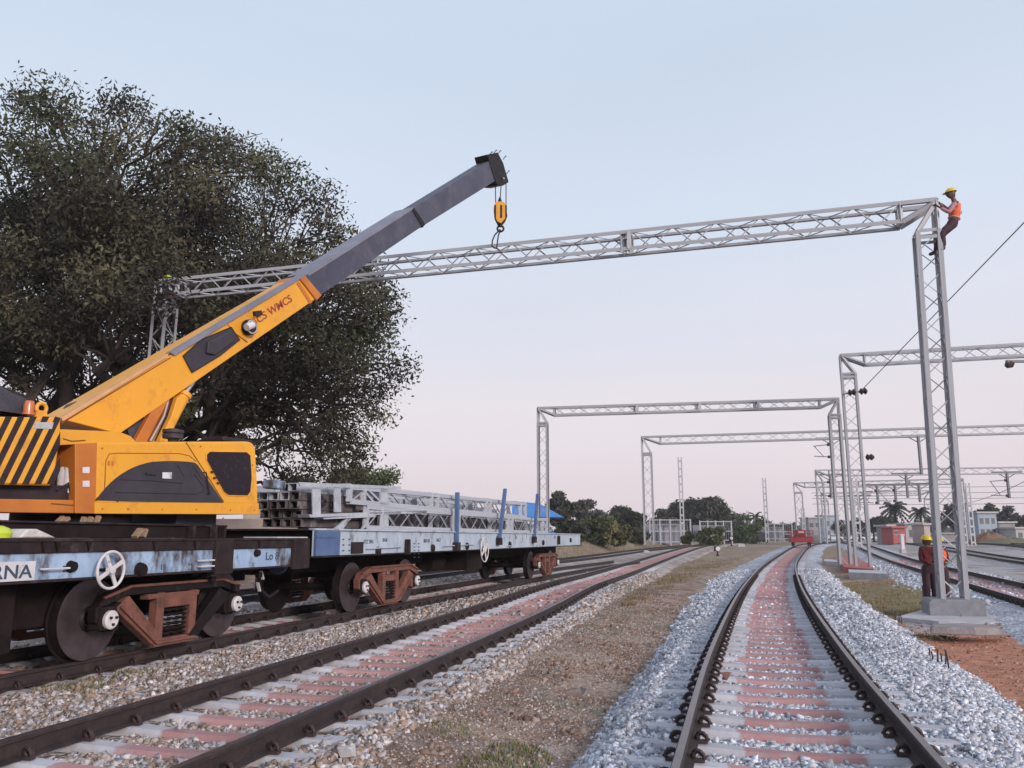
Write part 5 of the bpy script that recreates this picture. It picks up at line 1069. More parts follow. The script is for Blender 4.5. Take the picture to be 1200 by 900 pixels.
for p0, p1 in (((386, 625), (408, 607)), ((396, 626), (409, 606)), ((390, 625), (411, 606)), ((422, 624), (434, 603)), ((425, 574), (440, 592)), ((430, 573), (445, 588))):
    a, z_a = W(*p0, -1.28); c, z_c = W(*p1, -1.28); b = B(M); b.bar((a, -1.28, z_a), (c, -1.28, z_c), .045); b.obj('knee_brace', PRIM, gp)
# ---- stacked channels
bx = .185; hh = .150; y0c = -1.12; rows = [(4, 0), (4, 0), (3, 0), (3, 0.0), (1, 1)]
names = ['lowest', 'second', 'third', 'fourth', 'topmost']
s_end = ws(352, -1.15)
for r in range(5):
    n = (4, 4, 4, 4, 2)[r]
    for k in range(n):
        y = y0c+(k+(0 if r < 4 else .3))*(bx*1.13); z = Z2T+.03+r*(hh*1.07); ln = 3.2+random.uniform(-.1, .3); s = s_end+random.uniform(-.08, .08)-(.10 if r in (2, 3) else 0)
        b = B(M); t = .014
        b.box(s, s+ln, y, y+bx, z, z+t); b.box(s, s+ln, y, y+bx, z+hh-t, z+hh); b.box(s+.002, s+ln-.002, y, y+t, z+t+.001, z+hh-t-.001); b.box(s+.002, s+ln-.002, y+bx-t, y+bx, z+t+.001, z+hh-t-.001)
        tag(b.obj('hollow_section', BRN if r < 3 or k < 1 and r < 4 else PRIM), f'{names[r]} row of stacked hollow steel sections, {["nearest", "second", "third", "farthest"][k]} in its row', 'steel section', 'stacked hollow steel sections')
b = B(M); s, z = W(332, 570, -1.0); b.box(s-.05, s+.35, -.85, -.6, Z2T+.03+4*hh*1.07+.03, Z2T+.03+4*hh*1.07+.19); tag(b.obj('blue_bundle', WBL, bevel=.03), 'small blue wrapped bundle on top of the hollow steel stack', 'bundle')
# clutter in the load: dark clamps
for px, py in ((375, 585), (379, 589), (390, 592)):
    s, z = W(px, py, -1.2); b = B(M); b.torus((s, -1.2, z), (0, 1, .3), .06, .03, 10, 6); tag(b.obj('clamp_ring', BLK), f'dark clamp ring lying in the open end of the load, {"upper left" if px==375 else "middle" if px==379 else "lower right"} of three', 'clamp', 'dark clamps in the load')

# ================================================================== CRANE
TIPX, TIPY = -.36, 23.06
CX, CY = -5.6, 13.0
CF_ = Frame(CX, CY, TIPX-CX, TIPY-CY); CM = CF_.M
def C(px, py, l): return CF_.hit(px, py, l)
cr_ = thing('mobile_crane', (CX, CY, ZT), 'yellow telescopic crane with black striped counterweight standing on the near flat wagon, boom raised', 'crane')
def cslab(name, pts, lat, th, m, parent=None, bevel=0, ch=0):
    q = [C(px, py, lat) for px, py in pts]; b = B(CM)
    if ch: b.cprism(q, lat, lat+th, ch)
    else: b.prism(q, lat, lat+th)
    return b.obj(name, m, parent or cr_, bevel=bevel)
def arc(x0, y0, x1, y1, cx, cy, n=8):
    """quadratic curve in picture units"""
    return [((1-t)**2*x0+2*t*(1-t)*cx+t*t*x1, (1-t)**2*y0+2*t*(1-t)*cy+t*t*y1) for t in [i/n for i in range(n+1)]]
LB = -1.22
# engine and cab housing
body_pts = [(112, 601.5), (114.5, 519), (118, 517.8)]+arc(289, 517.2, 300.5, 526, 299, 517.5, 6)+arc(302.5, 560, 304, 602.5, 303, 580, 2)
HOUSE = cslab('cab_housing', body_pts, LB, 1.0, YEL, ch=.035)
cslab('lower_band', [(111, 588.5), (303.2, 589.5), (304, 602.8), (111, 602)], LB-.012, .05, YEL, HOUSE, bevel=.006)
# seams
def seam(pts, lat, m=ORG, r=.006, parent=None, closed=False):
    q = [C(px, py, lat) for px, py in pts]; b = B(CM); p = [(a, lat, z) for a, z in q]; b.tube(p+([p[0]] if closed else []), r, 5); b.obj('panel_seam', m, parent or HOUSE)
SEAMM = pm('dark_panel_joint', (.22, .09, .012), (.16, .07, .01), 5, .7)  # panel joints drawn in a darker brownish orange
seam([(218, 518.5), (240, 553), (262, 588)], LB-.003, SEAMM, .008)
seam([(122, 586), (124, 540), (128, 532), (136, 531), (210, 531.5), (222, 534), (230, 541)], LB-.002, SEAMM, .006)
seam([(112, 588.8), (303.3, 589.8)], LB-.004, SEAMM, .006)
# dark arched vent panel
vent = arc(113, 586, 180, 541, 140, 547, 10)+arc(180, 541, 228, 542, 208, 539, 6)[1:]+[(232, 545), (262, 589), (150, 587.5)]
VENT = cslab('vent_panel', vent, LB-.014, .03, CHR, HOUSE)
def vseam(pts): q = [C(px, py, LB-.016) for px, py in pts]; b = B(CM); b.tube([(a, LB-.016, z) for a, z in q], .005, 5); b.obj('louvre_line', BLK, VENT)
vseam([(141, 562), (180, 563.5), (214, 566.5), (216, 562)]); vseam([(208, 545), (216, 559)]); vseam([(228, 556), (238, 570), (238, 576), (230, 579), (135, 577)]); vseam([(226, 546), (237, 562)])
cslab('handle', [(171, 554), (183, 555.5), (183, 557.5), (171, 556)], LB-.03, .02, BLK, VENT)
cslab('decal', [(190.5, 553.5), (201.5, 553.5), (201, 561), (190.5, 560.5)], LB-.018, .006, WHP, VENT)
# cab window with frame
win = [(246, 530), (289, 530.5), (293, 534), (294.5, 560), (293, 576), (290, 580), (268, 579.5), (263, 576), (243, 539), (243, 533)]
wf = [((x-269)*1.07+269, (y-555)*1.08+555) for x, y in win]
WFm = cslab('window_frame', wf, LB-.012, .02, YEL, HOUSE, bevel=.004); cslab('window_glass', win, LB-.016, .02, GLASS, WFm)
seam(win, LB-.014, BLK, .008, WFm, True)
for px, py in ((249, 553), (252, 560), (256, 566)): x, z = C(px, py, LB-.03); b = B(CM); b.box(x-.02, x+.02, LB-.04, LB-.015, z-.012, z+.012); b.obj('window_clip', BLK, WFm)
# end column with decals and recess
cslab('recess_back', [(60, 520), (96, 520), (96, 590), (60, 590)], LB+.45, .3, BLK)
cslab('end_column', [(88, 520), (114, 518.8), (112, 602), (88, 601.5)], LB+.015, .7, ORG, bevel=.008)  # faces away from the sun; that shade is painted as darker orange
for py in (551, 567): cslab('decal', [(97, py-3.5), (105, py-3.8), (105, py+3.5), (97, py+3.3)], LB+.009, .008, WHP)
x, z = C(81, 560, LB+.2); b = B(CM); b.lathe([(-.22, .04), (-.19, .075), (.12, .075), (.16, .03), (.22, .03)], (x, LB+.2, z), (0, 0, 1), 14); b.obj('fire_bottle', WHT, cr_, smooth=True)
x, z = C(72, 561, LB+.25); b = B(CM); b.lathe([(-.16, .05), (.10, .05), (.15, .02)], (x, LB+.25, z), (0, 0, 1), 12); b.obj('filter_bottle', LCONC, cr_, smooth=True)
cslab('lower_beam', [(-90, 583), (88, 586), (110, 588), (110, 601.8), (-90, 599.5)], LB+.05, .5, ORG, bevel=.01)
cslab('dark_recess', [(-90, 566), (88, 569), (88, 587), (-90, 584)], LB+.14, .4, BLK)
# superstructure side between counterweight and housing
cslab('turret_side', [(62, 505), (72, 503), (140, 506), (153, 511), (160, 518.5), (114, 519.5), (62, 522)], LB+.03, .9, YEL, bevel=.006)
seam([(74, 514), (84, 517), (100, 516)], LB+.026, SEAMM, .008, cr_)
for px, py in ((120, 596), (150, 596.5), (190, 597), (230, 597), (270, 597.5), (298, 598), (120, 525), (235, 523), (296, 545)):
    a, z = C(px, py, LB-.014); b = B(CM); b.lathe([(0, .012), (-.012, .010)], (a, LB-.014, z), (0, 1, 0), 6); b.obj('bolt', ORG, HOUSE)
a, z = C(240, 566, LB-.05); b = B(CM); b.tube([(a, LB-.005, z+.16), (a, LB-.06, z+.16), (a+.1, LB-.06, z-.16), (a+.1, LB-.005, z-.16)], .011, 6); b.obj('grab_handle', BLK, HOUSE)
for px in (127, 131.5): cslab('hinge', [(px, 540), (px+2, 540), (px+2, 545), (px, 545)], LB-.012, .02, ORG, HOUSE)
seam([(66, 575), (80, 566), (84, 585)], LB+.12, BLK, .014, cr_); seam([(60, 590), (100, 593), (108, 598)], LB+.045, SEAMM, .008, cr_)
# counterweight with stripes
cw = [(-110, 486), (66, 489.5), (71.5, 491), (71.5, 506), (66, 548), (60, 568.8), (-110, 566)]
CW = cslab('counterweight', cw, LB-.04, 2.3, YEL, ch=.02)
def clip_y(x, y0, y1, x2): return None
for k in range(-4, 7):
    xt = 12+k*14.5; xb = xt-39
    # band from the top edge to the bottom edge, limited at the right end
    P4_ = [(xt-5, 487.8), (xt+2.5, 488.2), (xb+2.8, 567.5), (xb-5, 567.2)]
    if xt+2.5 > 70:
        t = (xt+2.5-70.5)/(xt+2.5-xb-2.8); P4_ = [(max(xt-5, 0) if xt-5 < 70.5 else 70.5, 488 if xt-5 < 70.5 else 488+79*(xt-5-70.5)/39), (70.5, 488+79*t), (xb+2.8, 567.5), (xb-5, 567.2)]
        if xt-5 < 70.5: P4_.insert(1, (70.5, 489.5))
    q = [C(px, max(py, 489.6) if px > 66 else max(py, 487.9), LB-.044) for px, py in P4_]
    b = B(CM); b.prism(q, LB-.044, LB-.036); b.obj('stripe', BLK, CW)
cslab('name_plate', [(41, 494.5), (63, 495), (61, 502.8), (40, 502)], LB-.048, .01, LCONC, CW)
# lifting eye, beacon, tarpaulin
x, z = C(48.5, 478.5, LB+.1); b = B(CM); b.torus((x, LB+.1, z), (0, 1, 0), .062, .024, 20, 8); b.prism([(x-.085, z-.14), (x+.085, z-.14), (x+.06, z-.03), (x-.06, z-.03)], LB+.075, LB+.125); b.obj('lifting_eye', YEL, CW, smooth=False)
x, z = C(33, 486, LB+.15); b = B(CM); b.lathe([(0, .075), (.02, .075), (.021, .062), (.13, .062), (.17, .05), (.18, .01)], (x, LB+.15, z), (0, 0, 1), 16); b.obj('beacon', pm('amber_beacon', (.55, .17, .06), (.45, .12, .05), 6, .3, coat=.5), CW, smooth=True)
tp = thing('dark_tarpaulin', tuple(CF_(-3.2, -.9, 3.0)), 'dark crumpled tarpaulin bundle lying on the crane counterweight', 'tarpaulin'); b = B(CM); V_ = []; x, z = C(4, 486, LB+.5); nn, mm = 18, 9
for j in range(mm+1):
    for i in range(nn):
        a = 2*math.pi*i/nn; t = j/mm*math.pi/2; r = math.cos(t)*(1+.13*math.sin(3*a+j)+.06*random.random()); V_.append((x-.15+math.cos(a)*r*.5, LB+.6+math.sin(a)*r*.45, z-.02+.36*math.sin(t)*(1+.1*math.sin(2*a+1))))
b.add(V_, [(j*nn+i, j*nn+(i+1) % nn, (j+1)*nn+(i+1) % nn, (j+1)*nn+i) for j in range(mm) for i in range(nn)]); b.obj('cloth', CLOTH, tp, smooth=True)
# boom ----------------------------------------------------------------------
BL = -.28
def boomsec(name, top0, top1, bot1, bot0, half, m, mt=None, bev=.01):
    q = [C(*p, -half) for p in (bot0, bot1, top1, top0)]; b = B(CM); b.prism(q, -half, half); o = b.obj(name, m, cr_, bevel=bev)
    return o, q
b1_, q1 = boomsec('boom_base_section', (72, 491), (354.5, 325), (371, 349.5), (140, 508.5), .29, YEL)
b2_, q2 = boomsec('boom_middle_section', (340, 334), (484.5, 244), (496.5, 264), (352, 362), .245, BOOMG)
b3_, q3 = boomsec('boom_tip_section', (476, 249), (575, 187.5), (584.5, 209.5), (486, 271), .2, BOOMG)
cslab('base_collar', [(352, 327), (357, 322), (377.5, 346), (371.5, 352)], -.33, .66, ORG, b1_, bevel=.015)
cslab('inner_collar', [(347.5, 332), (350.5, 330), (366, 354), (363, 356)], -.30, .02, ORG, b1_)
cslab('middle_collar', [(483, 245.5), (485.5, 243.5), (498.5, 263), (495.5, 266.5)], -.265, .53, WHL, b2_)
# grey rail along the top of the base section
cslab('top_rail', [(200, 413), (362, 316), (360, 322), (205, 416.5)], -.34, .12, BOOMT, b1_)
cslab('top_rail', [(72, 489.5), (198, 414), (196, 418.5), (74, 493.5)], -.33, .10, pm('faded_yellow_rail', (.62, .33, .16), (.5, .26, .12), 4, .6), b1_)
seam([(72, 496), (200, 419)], -.296, SEAMM, .008, b1_)
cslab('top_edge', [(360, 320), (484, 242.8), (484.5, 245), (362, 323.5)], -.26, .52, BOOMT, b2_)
# hexagonal cylinder mount cover and hose reel
hexm = cslab('mount_cover', [(214.5, 417), (235, 398.5), (270.5, 383.5), (280.5, 398), (258, 416), (225, 436)], -.31, .02, CHR, b1_)
cslab('mount_lug', [(244, 400), (270, 387.5), (277, 399), (253, 416), (243, 414)], -.36, .06, CHR, hexm, bevel=.02)
seam([(215, 417), (235, 398.5), (270.5, 383.5), (281, 398), (258, 416.5), (225, 436.5), (215, 417)], -.312, BLK, .010, hexm)
x, z = C(289.5, 384, -.3); b = B(CM); b.lathe([(0, .13), (-.03, .14), (-.035, .10), (-.10, .095), (-.105, .14), (-.13, .135)], (x, -.29, z), (0, 1, 0), 24); reel = b.obj('hose_reel', BLK, b1_, smooth=True)
b = B(CM); b.torus((x, -.42, z), (0, 1, 0), .115, .012, 24, 6); b.obj('reel_rim', LCONC, reel)
x2, z2 = C(294, 382, -.5); b = B(CM); b.lathe([(-.07, .065), (.09, .065)], (x2, -.46, z2), (.85, 0, .5), 14); b.obj('motor_drum', WHT, reel, smooth=True)
cslab('hose_block', [(299, 364.5), (307, 363.5), (308, 369.5), (300, 370.5)], -.36, .07, BLK, b1_, bevel=.01)
seam([(300, 385), (301, 378), (297, 372), (303, 369)], -.33, ORG, .012, b1_); seam([(271, 383), (276, 391), (290, 401)], -.296, SEAMM, .01, b1_); seam([(267, 380), (281, 400)], -.296, SEAMM, .006, b1_)
bx0 = Vector(CF_(*(lambda a: (a[0], -.295, a[1]))(C(322, 362, -.295)))); bx1 = Vector(CF_(*(lambda a: (a[0], -.295, a[1]))(C(345, 347, -.295))))
text('lettering', 'CS WMCS', bx0, bx1-bx0, (0, 0, 1), .2, REDL, b1_, sx=1.2)
# lift cylinder, a pair of barrels
def onp(px, py, l): a, z = C(px, py, l); return (a, l, z)
for l, dx in ((-.15, 0), (.2, 0)):
    b = B(CM); p0 = onp(184, 522, -.15); p1 = onp(214, 465, -.15); p2 = onp(243, 422, -.15)
    f = lambda p: (p[0]+.0, l, p[2]); b.lathe([(0, .115), (1, .115)], (0, 0, 0), (0, 0, 1), 4) if 0 else None
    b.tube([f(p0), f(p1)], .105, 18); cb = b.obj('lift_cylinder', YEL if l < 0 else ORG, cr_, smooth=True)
    b = B(CM); d = Vector(p1)-Vector(p0); d.normalize(); q = Vector(f(p1)); b.tube([tuple(q), tuple(q+d*.07)], .125, 18); b.obj('gland', YEL, cb)
    b = B(CM); b.tube([tuple(q+d*.06), f(p2)], .045, 12); b.obj('piston_rod', SILV, cb, smooth=True)
cslab('brace_arm', [(158, 518), (186, 467), (194, 463), (197, 470), (172, 518)], -.28, .1, ORG, bevel=.01)
cslab('brace_arm', [(186, 519), (201, 488), (208, 466), (213, 462), (219, 468), (196, 519)], -.33, .1, YEL, bevel=.01)
seam([(176, 517), (192, 488), (199, 463), (206, 458)], -.20, LCONC, .018, cr_); seam([(183, 516), (196, 487), (203, 470)], -.22, BLK, .02, cr_)
cslab('winch_frame', [(136, 519), (150, 497), (160, 492), (163, 505), (172, 519)], -.1, .25, BLK)
x, z = C(150, 503, .1); b = B(CM); b.lathe([(-.25, .2), (-.22, .2), (-.2, .13), (.2, .13), (.22, .2), (.25, .2)], (x, .1, z), (0, 1, 0), 20); b.obj('winch_drum', BOOMG, cr_, smooth=True)
x, z = C(202, 517, LB+.4); b = B(CM); b.lathe([(0, .06), (.03, .07), (.04, .145), (.10, .15), (.11, .13), (.125, .15), (.17, .15), (.19, .05)], (x, LB+.4, z), (0, 0, 1), 24); b.obj('air_filter', CHR, cr_, smooth=True)
x, z = C(270, 518, LB+.5); b = B(CM); b.box(x-.35, x+.3, LB+.3, LB+.8, z-.02, z+.05); b.obj('roof_hatch', BLK, cr_, bevel=.02)
# slanting grey-blue strut behind the boom root
cslab('guard_sheet', [(69, 487), (80, 474), (103, 466), (96, 476)], .1, .05, BOOMG)
# boom head and ropes
head = cslab('boom_head', [(571, 181), (583.5, 178.5), (590, 191), (596.5, 213.5), (590, 217.5), (583, 217), (579, 208)], -.22, .44, WHL, bevel=.02)
for px, py in ((574, 181), (579, 179), (584, 179.5), (590, 186), (594, 203)):
    a, z = C(px, py, -.2); b = B(CM); b.tube([(a-.02, -.2, z-.03), (a+.03, -.26, z+.09), (a+.10, -.24, z+.10)], .012, 5); b.obj('sheave_guard', WHL, head)
x, z = C(590, 209, -.24); b = B(CM); b.lathe([(0, .12), (.46, .12)], (x, -.23, z), (0, 1, 0), 18); b.obj('sheave', BLK, head); b = B(CM); b.lathe([(0, .03), (-.02, .03)], (x, -.24, z), (0, 1, 0), 10); b.obj('sheave_pin', LCONC, head)
# hook block
HB = at_y(586.5, 250, TIPY-.35); hb_ = thing('hook_block', (HB.x, HB.y, HB.z), 'yellow and black striped hook block hanging from the boom tip over the beam', 'hook block')
k = HB.y/920
def hp(px, py, dy=0): p = at_y(px, py, HB.y+dy); return p
prof = [(580.5, 240), (583, 238.5), (590, 239), (594, 243), (594.5, 252), (592, 258), (587, 264), (583, 262), (579.5, 255), (578.5, 246)]
q = [hp(*p) for p in prof]
for nm, dy0, dy1, m in (('side_plate', -.17, -.12, YEL), ('side_plate', .12, .17, YEL), ('cheek', -.118, .118, BLK)):
    b = B(); n = len(q); b.add([(p.x, HB.y+dy0, p.z) for p in q]+[(p.x, HB.y+dy1, p.z) for p in q], [tuple(range(n)), tuple(range(2*n-1, n-1, -1))]+[(i, i+n, (i+1) % n+n, (i+1) % n) for i in range(n)]); b.obj(nm, m, hb_, bevel=.01)
for x0, x1 in ((579, 581.5), (586, 588.5), (592, 594)):
    a = hp(x0+.3, 243); c = hp(x1, 258); b = B(); b.box(a.x, c.x, HB.y-.178, HB.y-.171, c.z, a.z); b.obj('stripe', BLK, hb_)
b = B(); c0 = hp(586.5, 268); b.torus((c0.x, HB.y, c0.z), (0, 1, 0), .09, .03, 20, 8); b.tube([hp(586.5, 262), hp(586.5, 266)], .045, 8); b.obj('hook', WHL, hb_, smooth=True)
for px0, px1 in ((580.5, 581), (587.5, 585.5), (593, 593)):
    b = B(); b.tube([hp(px0, 214), hp(px1, 242)], .016, 6); b.obj('hoist_rope', WHL, hb_)
b = B(); b.lathe([(0, .03), (.12, .06), (.24, .02)], hp(585.8, 240), (0, 0, 1), 8); b.obj('rope_socket', BLK, hb_)
sl = thing('lifting_sling', tuple(hp(583, 270)), 'dark lifting slings looped from the crane hook round the portal beam', 'sling'); 
for pts, dy in (([(586, 269), (580, 275), (577, 282), (576.5, 288)], -.1), ([(586.5, 269), (584, 276), (583, 283), (582, 291)], .1), ([(576.5, 288), (579, 290.5), (582, 291), (585, 293)], .0)):
    b = B(); P_ = [hp(*p, dy) for p in pts]; b.tube(P_, .022, 6); b.obj('sling_leg', BLK, sl)
# carrier frame and turntable on the wagon
b = B(M); b.lathe([(ZT+.01, .75), (ZT+.45, .75), (ZT+.46, .9), (ZT+.62, .9)], (ws(190), 0, 0), (0, 0, 1), 32); b.v = b.v; tt = b.obj('turntable', UND, cr_, smooth=True)
b = B(M); s0_, z0_ = W(-60, 620, -1.0); s1_, z1_ = W(264, 619, -1.0); b.box(s0_, s1_, -1.0, -.88, ZT+.01, z1_+.02); b.box(s0_, s1_, .88, 1.0, ZT+.01, z1_+.02); b.box(s0_, s1_, -.86, .86, ZT+.05, ZT+.12); b.obj('carrier_frame', UND, cr_, bevel=.01)
b = B(M); b.box(s0_, s1_, -1.04, -.84, z1_+.022, z1_+.045); b.obj('frame_flange', WDK, cr_)
for px in (226, 252, 262): b = B(M); s, z = W(px, 632, -1.1); b.box(s-.03, s+.03, -1.12, -1.02, ZT+.01, z1_+.03); b.obj('frame_post', WDK, cr_)
b = B(M); s, z = W(228, 610, -.6); b.box(ws(205, -.8), ws(252, -.8), -.8, .6, ZT+.01, z1_+.3); b.obj('slew_box', CHR, cr_, bevel=.02)
x, z = C(215, 614, -.6); b = B(CM); b.box(x-.2, x+.12, -.75, -.6, z-.03, z+.03); b.obj('yellow_fitting', ORG, cr_)
# timber and sacks on the deck
for i, (px0, py0, px1, py1, lt, lb) in enumerate(((63, 616, 74, 606, -.9, 'pale timber stick leaning under the counterweight, leftmost'), (68, 617, 80, 607, -.85, 'pale timber stick leaning under the counterweight, second from the left'), (95, 617, 99, 606, -.9, 'upright timber stick under the end of the cab'), (103, 616, 107, 606, -.85, 'upright timber stick beside the other one under the cab'), (111, 616, 116, 605, -.9, 'rightmost upright timber stick under the cab'), (157, 635, 165, 620, -1.2, 'timber wedge leaning on the wagon deck, left of its pair'), (166, 635, 170, 620, -1.2, 'timber wedge leaning on the wagon deck, right of its pair'))):
    a, za = W(px0, py0, lt); c, zc = W(px1, py1, lt); b = B(M); b.bar((a, lt, max(za, ZT+.02)), (c, lt, zc), .09 if i > 4 else .06, .04); tag(b.obj('timber', WOOD), lb, 'timber', 'timber sticks on the crane wagon')
b = B(M); a, za = W(18, 636, -1.3); c, zc = W(62, 636, -1.3); b.prism([(a, ZT+.012), (c, ZT+.012), (a+(c-a)*.8, ZT+.05), (a+(c-a)*.45, ZT+.11), (a+(c-a)*.2, ZT+.11)], -1.35, -.9); tag(b.obj('white_sack', SACK, bevel=.02), 'white folded sack lying on the wagon deck above the name panel', 'sack')
b = B(M); a, za = W(2, 633, -1.3); b.lathe([(0, .12), (.05, .13), (.10, .10), (.13, .03)], (a, -1.25, ZT+.012), (0, 0, 1), 16); tag(b.obj('helmet', pm('lime_helmet', (.5, .6, .05), (.42, .5, .05), 4, .4), smooth=True), 'lime yellow helmet left on the wagon deck at the picture edge', 'helmet')
b = B(M); a, za = W(316, 629, -1.2); c, zc = W(352, 628, -1.2); b.box(a, c, -1.35, -.7, ZT+.008, ZT+.03); tag(b.obj('white_board', LCONC), 'thin whitish board lying on the end of the crane wagon', 'board')

# ================================================================== PEOPLE
def skin_obj(name, chains, mat, parent, lv=2, root_idx=0):
    """chains: list of (points, radii); points shared by closeness are welded"""
    V = []; R = []; E = []; o0 = root_of(parent).location
    def idx(p, r):
        for i, q in enumerate(V):
            if (Vector(q)-Vector(p)).length < 1e-4: R[i] = max(R[i], r); return i
        V.append(tuple(p)); R.append(r); return len(V)-1
    for pts, rs in chains:
        ii = [idx(p, r) for p, r in zip(pts, rs)]; E += [(a, b_) for a, b_ in zip(ii, ii[1:]) if a != b_]
    me = bpy.data.meshes.new(name); me.from_pydata([Vector(v)-o0 for v in V], E, []); o = bpy.data.objects.new(name, me); COL.objects.link(o); o.parent = parent
    m = o.modifiers.new('body', 'SKIN'); m.use_smooth_shade = True
    for i, r in enumerate(R): r = r if isinstance(r, tuple) else (r, r); me.skin_vertices[0].data[i].radius = r
    me.skin_vertices[0].data[root_idx].use_root = True
    s = o.modifiers.new('smooth', 'SUBSURF'); s.levels = s.render_levels = lv
    me.materials.append(mat); return o
def person(label, P, fwd, shirt, vest=True, helmet=HELM, group='railway workers on the portal'):
    """P: joints in place coordinates: pelvis chest neck head, (sh el wr) x2, (hip kn an toe) x2"""
    J = {k: Vector(v) for k, v in P.items()}; pe, ch, ne, he = J['pelvis'], J['chest'], J['neck'], J['head']
    root = thing('person', tuple(pe), label, 'person', group); f = Vector(fwd).normalized(); up = (he-ne).normalized(); sd_ = f.cross(Vector((0, 0, 1))).normalized()
    wa = lerp(pe, ch, .45)
    ch_ = [([pe, wa, ch, ne, lerp(ne, he, .45), he], [.115, .105, .125, .06, .056, .06])]
    for s in 'LR':
        ch_.append(([ch, J['sh'+s], J['el'+s], lerp(J['el'+s], J['wr'+s], .5), J['wr'+s]], [.12, .058, .043, .037, .026]))
        ch_.append(([pe, J['hip'+s], J['kn'+s], lerp(J['kn'+s], J['an'+s], .35), J['an'+s], J['toe'+s]], [.12, .088, .062, .058, .04, .034]))
        w_ = J['wr'+s]; d = (w_-J['el'+s]).normalized(); side = d.cross(f if abs(d.dot(f)) < .9 else Vector((0, 0, 1))).normalized(); palm = w_+d*.06; ch_.append(([w_, palm], [.026, .028]))
        nrm = d.cross(side).normalized()
        for q in range(4):
            o = side*(-.03+.02*q); ln = (.07, .082, .077, .06)[q]; curl = -nrm if nrm.dot(f) < 0 else nrm
            ch_.append(([palm, palm+o+d*.03, palm+o*1.1+d*(.03+ln*.5)+curl*.012, palm+o*1.1+d*(.03+ln*.75)+curl*.04], [.026, .010, .009, .007]))
        ch_.append(([w_+d*.02, w_+d*.04+side*.04, w_+d*.075+side*.055], [.02, .011, .009]))
    body = skin_obj('body', ch_, SKIN, root)
    # head with face
    b = B(); V_ = []; n, m = 20, 14
    for j in range(m+1):
        t = math.pi*j/m
        for i in range(n):
            a = 2*math.pi*i/n; x_ = math.cos(a)*math.sin(t); y_ = math.sin(a)*math.sin(t); z_ = math.cos(t); jaw = 1-.28*max(0, -z_)
            r = .112*(1+ (.10*max(0, x_)**8 if -.35 < z_ < .15 else 0)); V_.append(he+f*(x_*r*1.05*jaw)+sd_*(y_*.088*jaw)+Vector((0, 0, 1))*(z_*.135))
    b.add(V_, [(j*n+i, j*n+(i+1) % n, (j+1)*n+(i+1) % n, (j+1)*n+i) for j in range(m) for i in range(n)]); hd = b.obj('head', SKIN, root, smooth=True)
    b = B(); b.add([he+f*.095+Vector((0, 0, .015)), he+f*.125-Vector((0, 0, .03)), he+f*.093+sd_*.018-Vector((0, 0, .035)), he+f*.093-sd_*.018-Vector((0, 0, .035))], [(0, 1, 2), (0, 3, 1), (1, 3, 2)]); b.obj('nose', SKIN, hd)
    for s in (-1, 1):
        b = B(); b.lathe([(0, .011), (.006, .009), (.009, .003)], he+f*.09+sd_*s*.032+Vector((0, 0, .02)), f, 8); b.obj('eye', HAIR, hd)
        b = B(); b.lathe([(0, .024), (.012, .028), (.018, .018)], he+sd_*s*.074, sd_*s, 8); b.obj('ear', SKIN, hd)
    b = B(); b.bar(he+f*.093-sd_*.02-Vector((0, 0, .06)), he+f*.093+sd_*.02-Vector((0, 0, .06)), .008); b.obj('mouth', HAIR, hd)
    b = B(); V_ = []
    for j in range(8):
        t = math.pi*.62*j/7
        for i in range(n): a = 2*math.pi*i/n; V_.append(he-f*.012+f*(math.cos(a)*math.sin(t)*.1)+sd_*(math.sin(a)*math.sin(t)*.085)+Vector((0, 0, 1))*(math.cos(t)*.115+.01-(.07 if math.cos(a) < -.1 and j == 7 else 0)+(.05 if math.cos(a) > .5 and j >= 6 else 0)))
    b.add(V_, [(j*n+i, j*n+(i+1) % n, (j+1)*n+(i+1) % n, (j+1)*n+i) for j in range(7) for i in range(n)]); b.obj('hair', HAIR, hd, smooth=True)
    # helmet: dome and brim
    b = B(); V_ = []; hc = he+Vector((0, 0, .045))
    for j in range(9):
        t = math.pi/2*j/8
        for i in range(n): a = 2*math.pi*i/n; V_.append(hc+f*(math.cos(a)*math.sin(t)*.135)+sd_*(math.sin(a)*math.sin(t)*.115)+Vector((0, 0, 1))*(math.cos(t)*.115))
    for i in range(n): a = 2*math.pi*i/n; k = .155+(.05 if math.cos(a) > .4 else 0); V_.append(hc+f*(math.cos(a)*k)+sd_*(math.sin(a)*.132)-Vector((0, 0, .012)))
    b.add(V_, [(j*n+i, j*n+(i+1) % n, (j+1)*n+(i+1) % n, (j+1)*n+i) for j in range(9) for i in range(n)]); b.obj('helmet', helmet, root, smooth=True)
    # clothes
    c2 = [([pe, wa, ch, lerp(ch, ne, .85)], [.138, .13, .142, .085])]
    for s in 'LR': c2.append(([ch, J['sh'+s], J['el'+s], lerp(J['el'+s], J['wr'+s], .85)], [.13, .073, .057, .044]))
    skin_obj('shirt', c2, shirt, root)
    c3 = [([lerp(pe, wa, .75), pe], [.130, .14])]
    for s in 'LR': c3.append(([pe, J['hip'+s], J['kn'+s], lerp(J['kn'+s], J['an'+s], .92)], [.14, .118, .09, .07]))
    skin_obj('trousers', c3, TROU, root)
    for s in 'LR': skin_obj('boot', [([lerp(J['an'+s], J['kn'+s], .18), J['an'+s], J['toe'+s]], [.055, .056, .046])], BOOT, root)
    if vest:
        v = skin_obj('vest', [([lerp(pe, wa, .05), wa, ch, lerp(ch, ne, .45)], [.140, .138, .155, .12])]+[([ch, lerp(ch, J['sh'+s], .7)], [.15, .095]) for s in 'LR'], VEST, root)
        for t in (.3, .75):
            c = lerp(pe, ch, t); b = B(); b.torus(c, (ch-pe), .137+.012*t, .012, 18, 5); b.obj('reflective_band', VBAND, v)
    return root
